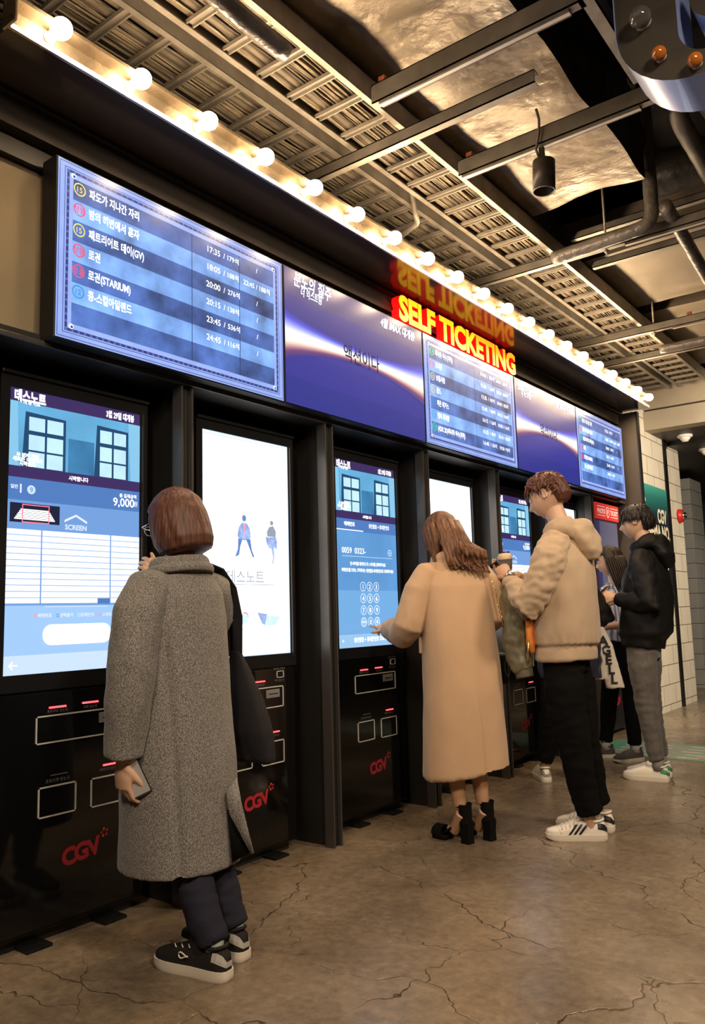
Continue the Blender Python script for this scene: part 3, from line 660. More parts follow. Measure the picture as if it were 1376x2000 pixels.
# ------------------------------------------------------------------ things on the block wall, beam soffit and floor
M_PTOP = [mat('poster_teal_%d' % i, rgb(*c), .45) for i, c in enumerate(((64, 150, 134), (52, 132, 120), (40, 108, 104), (34, 84, 88), (30, 62, 72), (28, 46, 58), (26, 34, 46), (27, 29, 40), (28, 27, 38)))]
t = thing('wall_poster', 'tall dark poster fading to teal at its top on the cream block wall', 'poster', (-.1, 9.3, 1.32))
M_GRAD = mat('poster_print', (.03, .03, .04), .45)
_nt = M_GRAD.node_tree; _tc = _nt.nodes.new('ShaderNodeTexCoord'); _sp = _nt.nodes.new('ShaderNodeSeparateXYZ'); _nt.links.new(_tc.outputs['Object'], _sp.inputs[0])
_mr = _nt.nodes.new('ShaderNodeMapRange'); _mr.inputs['From Min'].default_value = .60; _mr.inputs['From Max'].default_value = 1.166; _nt.links.new(_sp.outputs[2], _mr.inputs['Value'])
_cr = _nt.nodes.new('ShaderNodeValToRGB'); _e = _cr.color_ramp.elements; _e[0].color = (*rgb(28, 26, 36), 1); _e[1].color = (*rgb(72, 162, 146), 1); _e2 = _e.new(.45); _e2.color = (*rgb(27, 52, 64), 1); _e3 = _e.new(.78); _e3.color = (*rgb(44, 118, 112), 1)
_nt.links.new(_mr.outputs[0], _cr.inputs[0]); _nt.links.new(_cr.outputs[0], _nt.nodes['Principled BSDF'].inputs['Base Color'])
g = MB(); s = Sheet(-.0925, 8.20, 9.70, 1.322, 2.488)
put(MB().box((-.1, 8.20, 1.322), (-.094, 9.70, 2.488), M_PTOP[-1]), 'board', t)
hs = [0, .03, .07, .11, .155, .20, .245, .29, .34, 1.0]
s.rect(g, 0, 0, 1, 1, M_GRAD)
w = g; M_CREAM = mat('poster_cream', rgb(240, 226, 196), .5)
for b_, y, z, h, mw in (('CGV', 9.645, 2.085, .155, .34), ('CINEMA NO.', 9.735, 1.90, .150, .98), ('59', 9.69, 1.56, .31, .44)):
    w.text(b_, h * 1.38, wallM(-.091, y - .02, z), M_CREAM, bold=.04, align='RIGHT', maxw=mw)
for k in range(3): w.quad([s.pt(.44 - .02 * k + .02 * math.cos(2 * math.pi * j / 12), .155 + .025 * math.sin(2 * math.pi * j / 12), .0015) for j in range(12)], M_CREAM)
put(w, 'printed_sheet', t)

t = thing('fire_alarm', 'small red and chrome fire alarm on the cream block wall', 'alarm', (-.1, 10.2, 2.2))
AM = Matrix.Translation((-.1, 10.17, 2.225)) @ Matrix.Rotation(R(90), 4, 'Y')
put(MB().lathe([(.085, 0), (.085, .02), (.078, .045), (.06, .055)], M_RED, AM, 24), 'bell', t)
put(MB().lathe([(.05, .055), (.045, .07), (.03, .09), (0, .098)], M_CHROME, AM, 20), 'dome', t)
def detector(label, x, y, z):
    t = thing('smoke_detector', label, 'smoke detector', (x, y, z), 'smoke detectors on the low ceiling')
    put(MB().lathe([(.085, 0), (.085, -.018), (.075, -.03)], M_WHITE, Matrix.Translation((x, y, z)), 24), 'base', t)
    put(MB().lathe([(.060, -.03), (.052, -.055), (.038, -.062), (.036, -.075), (0, -.080)], M_WHITE, Matrix.Translation((x, y, z)), 20), 'sensor', t)
detector('white smoke detector under the beam step, the one in full view', .185, 9.62, 3.10)
detector('white smoke detector deeper under the low ceiling, at the picture edge', .21, 10.45, 3.06)

M_DG = mat('decal_green', (.10, .34, .25), .35); M_DW = mat('decal_white', (.52, .46, .40), .35, var=(9, .12)); M_DK = mat('decal_grey', (.16, .13, .11), .4); M_DY = mat('decal_straw', (.50, .42, .22), .4, var=(30, .2))
t = thing('floor_sticker', 'green and white striped floor sticker beside the far queue', 'floor sticker', (.9, 6.7, 0))
put(MB().box((.06, 6.40, 0), (3.2, 7.10, .002), M_DG), 'sheet', t)
g = MB()
for k in range(5):
    y0 = 6.45 + .125 * k
    g.box((.22, y0, .002), (3.1, y0 + .075, .0026), M_DW)
    x = .3
    while x < 2.8:
        w_ = .10 + .08 * random.Random(k * 31 + int(x * 10)).random(); g.box((x, y0 + .026, .0026), (x + w_, y0 + .046, .003), M_DK); x += w_ + .16
g.add([(1.02 + .17 * math.cos(2 * math.pi * j / 20), 6.55 + .08 * math.sin(2 * math.pi * j / 20), .0036) for j in range(20)], [list(range(20))], M_DY)
put(g, 'stripe_print', t)

# ------------------------------------------------------------------ ceiling: cable trays, beams, ducts, pipes
rnd = random.Random(5)
def wob(i, a=1.0): return a * (noise.noise(Vector((i * .37, 3.1, 7.7))) )
def tray(label, x0, x1, grp):
    t = thing('cable_tray', label, 'cable tray', ((x0 + x1) / 2, 4.6, 3.5), grp)
    Y0, Y1 = .6, 8.95
    for sx, xx in ((1, x0), (-1, x1)):
        put(MB().box((xx, Y0, 3.5), (xx + sx * .006, Y1, 3.605), M_STEEL).box((xx, Y0, 3.497), (xx + sx * .028, Y1, 3.503), M_STEEL).box((xx, Y0, 3.602), (xx + sx * .02, Y1, 3.607), M_STEEL), 'side_rail', t)
    k = 0
    proto = None
    y = .79
    while y < Y1 - .1:
        if proto is None:
            m = MB()
            m.box((x0 + .01, -.019, .004), (x1 - .01, -.013, .022), M_STEEL).box((x0 + .01, .013, .004), (x1 - .01, .019, .022), M_STEEL).box((x0 + .01, -.019, .016), (x1 - .01, .019, .022), M_STEEL)
            proto = m.build('rung'); o = proto
        else: o = proto.copy(); COL.objects.link(o)
        o.parent = t; o.location = Vector((0, y, 3.5)) - t.location
        y += .2
    return t
tray('dusty steel ladder tray packed with cables, the one just behind the bulb strip', -.30, .26, 'overhead cable trays')
tray('dusty steel ladder tray of cables, the one farther out from the bulb strip', .325, .645, 'overhead cable trays')
def cables(name, label, x0, x1, n, seed, conduit):
    rr = random.Random(seed); m = MB()
    for i in range(n):
        xb = x0 + (x1 - x0) * (i + .5) / n + rr.uniform(-.01, .01); r = rr.choice((.0035, .0045, .0055, .007)); ph = rr.uniform(0, 50)
        z0 = 3.528 + r + rr.uniform(0, .022); pts = []
        for j in range(56):
            yy = .6 + 8.3 * j / 55
            pts.append((min(max(xb + .022 * noise.noise(Vector((yy * 1.3, ph, 0))) + .008 * noise.noise(Vector((yy * 5, ph, 3))), x0), x1), yy, z0 + .010 * abs(noise.noise(Vector((yy * 2.3, ph, 9))))))
        m.tube(pts, r, M_CABLE[rr.choice((0, 0, 1, 1, 2))], n=5, caps=False)
    for xb in conduit:
        pts = [(xb + .01 * math.sin(j * .5 + xb * 9), .6 + 8.3 * j / 40, 3.552) for j in range(41)]
        m.tube(pts, .019, M_CONDUIT, n=8, caps=False)
    o = m.build(name); tag(o, label, 'cables', kind='stuff')
cables('tray_cables', 'dense run of dusty grey cables filling the tray behind the bulb strip', -.26, .23, 44, 3, (.12, .19))
cables('tray_cables', 'dense run of dusty cables filling the tray farther out from the bulb strip', .37, .61, 26, 8, (.365, .405))
# black plate above the cables, closing the gaps between them
struct(MB().box((-.30, .6, 3.592), (.25, 8.95, 3.597), M_CEIL).box((.34, .6, 3.592), (.64, 8.95, 3.597), M_CEIL), 'ceiling_tray_cover')

def beam(name, label, x0, x1, y, z, h, track, cat='beam', bracket=None):
    t = thing(name, label, cat, ((x0 + x1) / 2, y, z), 'steel channels under the ceiling')
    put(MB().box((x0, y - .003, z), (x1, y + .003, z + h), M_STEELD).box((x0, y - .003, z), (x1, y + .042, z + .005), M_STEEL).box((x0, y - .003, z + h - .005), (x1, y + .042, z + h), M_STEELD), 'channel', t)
    if track:
        a, b_ = track
        put(MB().box((a, y + .004, z - .012), (b_, y + .04, z), M_STEELD).box((a, y + .012, z - .0135), (b_, y + .030, z - .011), M_TRACK), 'light_track', t)
    if bracket is not None: put(MB().box((bracket, y + .004, z + h), (bracket + .035, y + .03, z + h + .03), M_ORANGE, .003), 'bracket', t)
    return t
beam('steel_channel', 'steel channel with a pale light track, the one near the tape wrapped pipe', .665, 1.66, 2.80, 3.455, .09, (.70, 1.60), bracket=.70)
beam('steel_channel', 'plain steel channel crossing under both cable trays near the sprinkler pipe', -.80, 1.345, 3.05, 3.395, .06, None)
beam('steel_channel', 'steel channel with a light track that carries the black spotlight', .665, 2.3, 3.59, 3.455, .085, (.68, 1.62), bracket=.71)
beam('steel_channel', 'steel channel beside the bent taped pipe', -.60, 3.2, 4.85, 3.40, .06, (1.12, 3.2), bracket=.93)
beam('steel_channel', 'steel channel under the trays in front of the last bulbs', -.55, 3.4, 6.66, 3.41, .065, (.9, 3.3), bracket=1.02)
beam('steel_channel', 'last steel channel before the stepped beige beam', -.50, 3.4, 7.38, 3.41, .06, None)
t = thing('steel_channel', 'short lilac grey channel running lengthwise toward the marquee letter', 'beam', (1.66, 3.1, 3.46), 'steel channels under the ceiling')
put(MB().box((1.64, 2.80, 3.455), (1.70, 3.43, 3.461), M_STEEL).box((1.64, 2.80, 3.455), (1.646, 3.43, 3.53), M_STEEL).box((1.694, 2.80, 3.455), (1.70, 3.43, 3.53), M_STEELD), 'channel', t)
put(MB().tube([(1.67, 2.9, 3.46), (1.67, 2.9, 4.35)], .006, M_STEELD), 'hanger_rod', t)
for (x, y, z) in ((1.0, 4.87, 3.40), (1.27, 4.87, 3.42), (.75, 6.68, 3.41), (1.1, 7.4, 3.41)):
    o = MB().tube([(x, y, z - .03), (x, y, 4.35)], .0075, M_STEEL, 8).tube([(x, y, z - .018), (x, y, z - .006)], .014, M_STEEL, 6).build('hanger_rod')
    tag(o, {1.0: 'thin threaded rod holding the channel beside the bent taped pipe', 1.27: 'threaded rod through the light track right of the bent taped pipe', .75: 'threaded rod hanging over the channel in front of the last bulbs', 1.1: 'threaded rod over the last channel before the beige beam'}[x], 'rod', 'ceiling hanger rods')

def wavy_slab(name, label, x0, x1, y0, y1, z0, z1, mb_, ms, amp, seed, nx=26, ny=44):
    t = thing(name, label, 'duct', ((x0 + x1) / 2, (y0 + y1) / 2, z0), 'ceiling air ducts')
    def P(u, v, zz):
        x = x0 + (x1 - x0) * u; y = y0 + (y1 - y0) * v
        e = noise.noise(Vector((x * 2.1 + seed, y * 1.7, 0))) * amp + .5 * amp * abs(noise.noise(Vector((x * 4 + seed, y * 3.1, 2))))
        return Vector((x + (.035 * noise.noise(Vector((y * 2.6, seed, 1))) if 0 < u else 0), y, zz - e))
    m = MB(); vs = [P(i / nx, j / ny, z0) for j in range(ny + 1) for i in range(nx + 1)]
    fs = [(j * (nx + 1) + i, (j + 1) * (nx + 1) + i, (j + 1) * (nx + 1) + i + 1, j * (nx + 1) + i + 1) for j in range(ny) for i in range(nx)]
    m.add(vs, fs, mb_, True); put(m, 'underside', t)
    m = MB()
    for u in (0, 1):
        vs = []; 
        for j in range(ny + 1):
            b_ = P(u, j / ny, z0)
            for q in range(5): vs.append(b_ + Vector((.03 * math.sin(q * 1.9 + j * .8) * (q > 0), 0, (z1 - z0 + .0) * q / 4)))
        m.add(vs, [(j * 5 + q, (j + 1) * 5 + q, (j + 1) * 5 + q + 1, j * 5 + q + 1) for j in range(ny) for q in range(4)], ms, True)
    for v in (0, 1):
        vs = []
        for i in range(nx + 1):
            b_ = P(i / nx, v, z0); vs += [b_, Vector((b_.x, b_.y, z1))]
        m.add(vs, [(2 * i, 2 * i + 2, 2 * i + 3, 2 * i + 1) for i in range(nx)], ms, True)
    vs = [P(0, 0, z1), P(1, 0, z1), P(1, 1, z1), P(0, 1, z1)]; m.add(vs, [(0, 1, 2, 3)], ms)
    put(m, 'shaded_side', t)
wavy_slab('air_duct', 'long crumpled foil wrapped duct above the cable trays', -.2, 1.34, .4, 4.62, 3.66, 4.15, M_DUCT, M_WRAPSHADE, .035, 1.3)  # duct side out of the bulbs' light: its shade is put into the black colour
wavy_slab('air_duct', 'flat pale duct board behind the bent taped pipe', .2, 1.75, 5.55, 6.75, 3.68, 4.0, M_BOARD, mat('duct_board_shade', (.12, .095, .07), .6, var=(3, .2)), .014, 4.4)  # board sides darker than the underside, shade put into the colour
wavy_slab('air_duct', 'far pale duct in front of the stepped beam', .2, 1.75, 7.0, 8.9, 3.70, 4.0, M_BOARD, mat('duct_board_shade'), .014, 8.1)
def pipe(label, pts, r, m=None, name='insulated_pipe', n=14, bend=5):
    # round the corners
    P = [Vector(p) for p in pts]; out = [P[0]]
    for i in range(1, len(P) - 1):
        a, b_, c = P[i - 1], P[i], P[i + 1]; d = min(r * 2.2, (a - b_).length * .45, (c - b_).length * .45)
        p, q = b_ + (a - b_).normalized() * d, b_ + (c - b_).normalized() * d
        for k in range(bend + 1):
            s_ = k / bend; out.append(p * (1 - s_) ** 2 + b_ * 2 * s_ * (1 - s_) + q * s_ * s_)
    out.append(P[-1]); fine = [out[0]]
    for a, b_ in zip(out, out[1:]):
        k = max(1, int((b_ - a).length / .04))
        for j in range(1, k + 1): fine.append(a.lerp(b_, j / k))
    rad = [r * (1 + .045 * noise.noise(p * 14)) for p in fine]
    o = MB().tube(fine, rad, m or M_PIPE, n).build(name); return tag(o, label, 'pipe', 'ceiling pipes')
pipe('black taped sprinkler pipe stub hanging under the outer tray', [(.70, 1.50, 3.62), (.70, 1.72, 3.34), (.70, 1.98, 3.325), (.705, 2.16, 3.32)], .038)
pipe('bent grey taped pipe dropping and turning along a steel channel', [(1.335, 4.72, 4.3), (1.335, 4.72, 3.40), (.70, 4.74, 3.385)], .042)
pipe('slanting taped pipe over the pale duct board at the picture edge', [(1.42, 4.70, 3.48), (1.38, 5.85, 3.40), (1.37, 6.2, 3.38)], .04)
pipe('far short taped pipe lying across the last channels', [(.71, 6.97, 3.34), (1.1, 6.98, 3.34), (2.4, 6.98, 3.36)], .035)
pipe('thin bent conduit dropping from the inner tray rail to the bulb strip', [(-.02, 3.87, 3.36), (.27, 3.80, 3.40), (.293, 3.74, 3.42), (.293, 3.70, 3.60)], .016, M_STEEL, 'bent_conduit')
pipe('fat dark pipe running up beside the marquee letter', [(1.75, 3.7, 3.75), (1.9, 4.6, 3.6), (1.9, 5.0, 3.9)], .075, M_WRAPSHADE)
pipe('dark pipe running across high above the bent taped pipe', [(1.2, 5.2, 3.95), (3.2, 5.2, 3.95)], .14, M_WRAPSHADE)
pipe('tan pipe hanging down behind the marquee letter', [(1.62, 4.3, 4.3), (1.62, 4.3, 3.75), (1.62, 5.4, 3.7)], .05, M_STEELD)
for y, lab in ((5.05, 'upper dusty channel seen past the bent taped pipe'), (5.45, 'dusty channel in front of the pale duct board')):
    beam('steel_channel', lab, .70, 3.2, y, 3.62 if y < 5.2 else 3.56, .05, None)

# black cylinder spotlight on its track
t = thing('spotlight', 'black cylinder spotlight hanging from a ceiling track', 'spotlight', (1.131, 3.6, 3.2))
SM = Matrix.Translation((1.131, 3.60, 3.205)) @ Matrix.Rotation(R(3), 4, 'Y')
M_CAN = mat('brown_black_can', (.035, .026, .020), .45, var=(30, .2))
put(MB().lathe([(0, .10), (.0495, .10), (.0505, .002), (.0555, 0), (.0555, .155), (.046, .160), (0, .160)], M_CAN, SM, 28), 'can', t)
put(MB().tube([SM @ Vector((.053 * math.cos(R(a)), .053 * math.sin(R(a)), .001)) for a in range(0, 361, 15)], .003, M_STEEL, 6), 'rim', t)
put(MB().box((1.118, 3.59, 3.36), (1.144, 3.612, 3.438), M_CAN, .003), 'bracket', t)
put(MB().tube([(1.125, 3.575, 3.37), (1.115, 3.57, 3.42), (1.135, 3.57, 3.50), (1.14, 3.57, 3.57), (1.128, 3.57, 3.63)], .007, M_STEELD, 8), 'cord', t)

# marquee letter
t = thing('marquee_letter', 'big hanging marquee letter with a dark bulb studded face and pale blue sides', 'letter sign', (2.15, 2.75, 2.9))
M_MSIDE = mat('marquee_side', (.30, .40, .72), .28, metal=.25, coat=.3); M_MFACE = mat('marquee_face', (.028, .022, .016), .5)
M_AMBER = mat('amber_bulb', (.45, .13, .015), .08, trans=.35, spec=.6); M_CLEAR = mat('clear_bulb', (.9, .88, .82), .03, trans=.95, spec=.6)
fy, by = 2.60, 2.82
def rr(x0, x1, z0, z1, r, n=10):
    pts = []
    for cx, cz, a0 in ((x1 - r, z1 - r, 0), (x0 + r, z1 - r, 90), (x0 + r, z0 + r, 180), (x1 - r, z0 + r, 270)):
        for k in range(n + 1): a = R(a0 + 90 * k / n); pts.append((cx + r * math.cos(a), cz + r * math.sin(a)))
    return pts
OUT = rr(1.83, 2.46, 2.842, 3.76, .26); INN = rr(2.03, 2.27, 2.925, 3.66, .10); n = len(OUT)
m = MB()
m.add([(x, fy, z) for x, z in OUT] + [(x, by, z) for x, z in OUT], [(k, (k + 1) % n, n + (k + 1) % n, n + k) for k in range(n)], M_MSIDE, True)
m.add([(x, fy + .012, z) for x, z in INN] + [(x, by, z) for x, z in INN], [(k, (k + 1) % n, n + (k + 1) % n, n + k) for k in range(n)], M_MSIDE, True)
put(m, 'side_band', t)
m = MB()
for yy in (fy + .012, by - .01): m.add([(x, yy, z) for x, z in OUT] + [(x, yy, z) for x, z in INN], [(k, (k + 1) % n, n + (k + 1) % n, n + k) for k in range(n)], M_MFACE)
put(m, 'face', t)
m = MB(); TG = rr(2.07, 2.30, 3.03, 3.22, .09)
m.add([(x, fy + .02, z) for x, z in TG] + [(x, by, z) for x, z in TG], [(k, (k + 1) % n, n + (k + 1) % n, n + k) for k in range(n)], M_MSIDE, True)
m.quad([(x, fy + .02, z) for x, z in TG], M_MFACE)
put(m, 'tongue', t)
YM = Matrix.Rotation(R(90), 4, 'X')
for x, z, mm in ((1.925, 3.106, M_CLEAR), (1.973, 2.956, M_AMBER), (2.080, 2.882, M_AMBER), (2.20, 2.882, M_AMBER), (1.925, 3.26, M_AMBER), (1.925, 3.41, M_AMBER), (1.935, 3.56, M_AMBER)):
    TM = Matrix.Translation((x, fy - .005, z)) @ YM
    r = .036 if mm is M_CLEAR else .024
    b = put(MB().lathe([(r * .5, -.012), (r * .8, .0), (r, r * .5), (r * .95, r * .9), (r * .6, r * 1.4), (0, r * 1.6)], mm, TM, 18), 'bulb', t)
    put(MB().lathe([(r * .75, -.016), (r * .75, -.002), (r * .5, .002), (0, .002)], M_SOCKET, TM, 14), 'socket', b)
put(MB().tube([(2.0, 2.75, 3.74), (2.0, 2.75, 4.35)], .008, M_STEELD).tube([(2.3, 2.75, 3.74), (2.3, 2.75, 4.35)], .008, M_STEELD), 'hanger_rod', t)

# ------------------------------------------------------------------ people: helpers
def fuse(mb, voxel, smooth=2):
    """overlapping closed shapes grown together into one continuous surface"""
    o = mb.build('fused')
    r = o.modifiers.new('r', 'REMESH'); r.mode = 'VOXEL'; r.voxel_size = voxel; r.use_smooth_shade = True
    if smooth: s = o.modifiers.new('s', 'SMOOTH'); s.factor = .5; s.iterations = smooth
    dg = bpy.context.evaluated_depsgraph_get(); dg.update()
    me = bpy.data.meshes.new_from_object(o.evaluated_get(dg))
    old = o.data; bpy.data.objects.remove(o); bpy.data.meshes.remove(old)
    me.materials.clear()
    for p in me.polygons: p.use_smooth = True; p.material_index = 0
    return me
def link_mesh(me, name, root, mats):
    for m in mats: me.materials.append(m)
    o = bpy.data.objects.new(name, me); COL.objects.link(o)
    off = Vector((0, 0, 0)); p = root
    while p is not None: off += p.location; p = p.parent
    for v in me.vertices: v.co -= off
    o.parent = root
    return o
def sstep(a, b, x):
    t = min(max((x - a) / (b - a), 0), 1); return t * t * (3 - 2 * t)

class Fig:
    def __init__(s, name, label, x, y, ang):
        s.x, s.y, s.a = x, y, R(ang); s.c, s.s = math.cos(s.a), math.sin(s.a)
        s.root = thing(name, label, 'person', (x, y, 0))
    def w(s, f, l, z): return Vector((s.x + f * s.c - l * s.s, s.y + f * s.s + l * s.c, z))
    def W(s, pts): return [s.w(*p) for p in pts]
    def ring(s, f, l, z, a, b, n=36, p=2.4, tilt=0.0, lean=0.0):
        """horizontal outline: a = half depth, b = half width"""
        out = []
        for k in range(n):
            t = 2 * math.pi * k / n; c, q = math.cos(t), math.sin(t)
            df = a * math.copysign(abs(c) ** (2 / p), c); dl = b * math.copysign(abs(q) ** (2 / p), q)
            out.append(s.w(f + df, l + dl, z + tilt * df + lean * dl))
        return out
    def M(s, f, l, z, yaw=0.0, pitch=0.0, rollx=0.0):
        """frame at a point: x forward, y left, z up, turned by yaw (to the left), pitch (nose down), roll"""
        return Matrix.Translation(s.w(f, l, z)) @ Matrix.Rotation(s.a + R(yaw), 4, 'Z') @ Matrix.Rotation(R(pitch), 4, 'Y') @ Matrix.Rotation(R(rollx), 4, 'X')

def head_geo(mb, M, m, k=1.0, female=False):
    n, q = 64, 48; vs = []
    for j in range(q + 1):
        ph = math.pi * j / q
        for i in range(n):
            th = 2 * math.pi * i / n
            dx, dy, dz = math.sin(ph) * math.cos(th), math.sin(ph) * math.sin(th), math.cos(ph)
            x, y, z = dx * .094, dy * .075, dz * .116
            if dx < 0: x *= 1.08
            t = max(-z / .116, 0)
            y *= 1 - (.36 if female else .30) * t * t
            if dx < 0: x += t * t * .075 * -dx
            else: x -= .010 * t * t * (1 - dx); x += .006 * t * dx
            if dx > .25:
                g = lambda yy, zz, sy, sz: math.exp(-((abs(y) - yy) / sy) ** 2 - ((z - zz) / sz) ** 2)
                x += .021 * g(0, -.030, .012, .013) + .012 * g(0, -.012, .008, .018) + .003 * g(.010, -.034, .007, .008)
                x -= .010 * g(.032, .008, .017, .013)
                x += .004 * g(.03, .028, .024, .009) + .004 * g(.040, -.028, .022, .02)
                x += .0085 * g(0, -.0565, .019, .0058) + .0085 * g(0, -.0695, .017, .0062) - .004 * g(0, -.063, .02, .003) - .005 * g(0, -.082, .022, .007)
                x += .008 * g(0, -.101, .018, .014)
            vs.append(M @ Vector((x * k, y * k, z * k)))
    fs = [(j * n + i, j * n + (i + 1) % n, (j + 1) * n + (i + 1) % n, (j + 1) * n + i) for j in range(q) for i in range(n)]
    mb.add(vs, fs, m, True)
    for sgn in (1, -1):
        e = []
        for t in range(9):
            a = R(-60 + 300 * t / 8) ; e.append(M @ (Vector((-.012 - .013 * math.cos(a) * (1 if t < 5 else .8), sgn * (.0755 + .008), .004 + .027 * math.sin(a))) * k))
        mb.tube(e, .0062 * k, m, 6)
        mb.tube([M @ (Vector((-.010, sgn * .066, .0)) * k), M @ (Vector((-.016, sgn * .080, .004)) * k)], [.022 * k, .019 * k], m, 10, squash=.5)
def face_details(fig, root_body, M, k, iris, brow, lipsM=None, lash=True):
    for sgn in (1, -1):
        c = M @ (Vector((.0815, sgn * .031, .009)) * k)
        e = MB().lathe([(0, -.0085 * k), (.006 * k, -.006 * k), (.0085 * k, 0), (.006 * k, .006 * k), (0, .0085 * k)], mat('eye_white', (.72, .69, .66), .2), Matrix.Translation(c) @ M.to_3x3().to_4x4() @ Matrix.Scale(1.5, 4, Vector((0, 1, 0))) @ Matrix.Scale(.62, 4, Vector((0, 0, 1))), 14)
        eye = put(e, 'eye', fig.root)
        put(MB().lathe([(0, 0), (.0048 * k, 0), (.0048 * k, .001)], iris, Matrix.Translation(M @ (Vector((.0895, sgn * .031, .009)) * k)) @ M.to_3x3().to_4x4() @ Matrix.Rotation(R(90), 4, 'Y'), 12), 'iris', eye)
        if lash: put(MB().tube([M @ (Vector((x, sgn * y, z)) * k) for x, y, z in ((.0895, .018, .012), (.0905, .030, .0165), (.086, .044, .0135))], .0014 * k, brow, 5), 'eyelash', eye)
        put(MB().tube([M @ (Vector((x, sgn * y, z)) * k) for x, y, z in ((.094, .014, .028), (.0935, .030, .0325), (.084, .048, .029))], [.0018 * k, .003 * k, .0012 * k], brow, 6), 'eyebrow', fig.root)
def hand_geo(mb, wrist, fdir, ndir, side, m, curl=(25, 30, 30, 32), spread=4, k=1.0, point=None, thumb=(35, 20)):
    """wrist point, finger direction, back-of-hand normal; side +1 left, -1 right; curl degrees per joint; point = index stays straight"""
    fdir = Vector(fdir).normalized(); nd = Vector(ndir); nd = (nd - fdir * nd.dot(fdir)).normalized(); sd = nd.cross(fdir) * side  # towards the thumb
    W = Vector(wrist)
    mb.tube([W - fdir * .03 * k, W + fdir * .01 * k, W + fdir * .05 * k, W + fdir * .088 * k], [.027 * k, .030 * k, .040 * k, .039 * k], m, 14, squash=[.72, .66, .5, .42], upv=nd)
    L = (.072, .080, .074, .058); off = (.029, .010, -.010, -.028); base = (.086, .090, .086, .078)
    for i in range(4):
        c = curl[i]; cc = (point if (point is not None and i == 0) else c)
        p = W + fdir * base[i] * k + sd * off[i] * k; d = fdir + sd * math.tan(R(spread)) * off[i] / .03; d.normalize()
        pts = [p - d * .02 * k, p]; seg = (.44, .31, .25); a = 0
        for q in range(3):
            a += cc * (.8 if q == 0 else 1.0)
            dd = d * math.cos(R(a)) - nd * math.sin(R(a)); p = p + dd * (L[i] * seg[q]) * k; pts.append(p)
        r = (.0088, .0092, .0088, .0078)[i] * k
        mb.tube(pts, [r * 1.05, r * 1.08, r, r * .92, r * .70], m, 9)
    p = W + fdir * .022 * k + sd * .026 * k; a, b_ = thumb
    d1 = (fdir * math.cos(R(a)) + sd * math.sin(R(a)) - nd * math.sin(R(b_))).normalized(); d2 = (fdir * math.cos(R(a * .4)) + sd * math.sin(R(a * .4)) - nd * math.sin(R(b_ * 1.4))).normalized()
    mb.tube([p - d1 * .012 * k, p + d1 * .03 * k, p + d1 * .055 * k, p + d1 * .055 * k + d2 * .028 * k], [.014 * k, .0135 * k, .0105 * k, .0075 * k], m, 9)
def dent(me, fn):

    ns = [v.normal.copy() for v in me.vertices]
    for v, nn in zip(me.vertices, ns): v.co += nn * fn(v.co)
    me.update()
def folds(a1=.006, s1=(7, 7, 1.6), a2=.003, s2=(22, 22, 9), seed=0):
    def f(c):
        return a1 * noise.noise(Vector((c.x * s1[0] + seed, c.y * s1[1], c.z * s1[2]))) + a2 * noise.noise(Vector((c.x * s2[0], c.y * s2[1] + seed, c.z * s2[2] + 5)))
    return f
def garment(fig, name, mb, m, voxel=.011, smooth=4, fn=None, mats=None, extra=None):
    me = fuse(mb, voxel, smooth)
    if fn: dent(me, fn)
    if extra: extra(me)
    return link_mesh(me, name, fig.root, [m] + (mats or []))
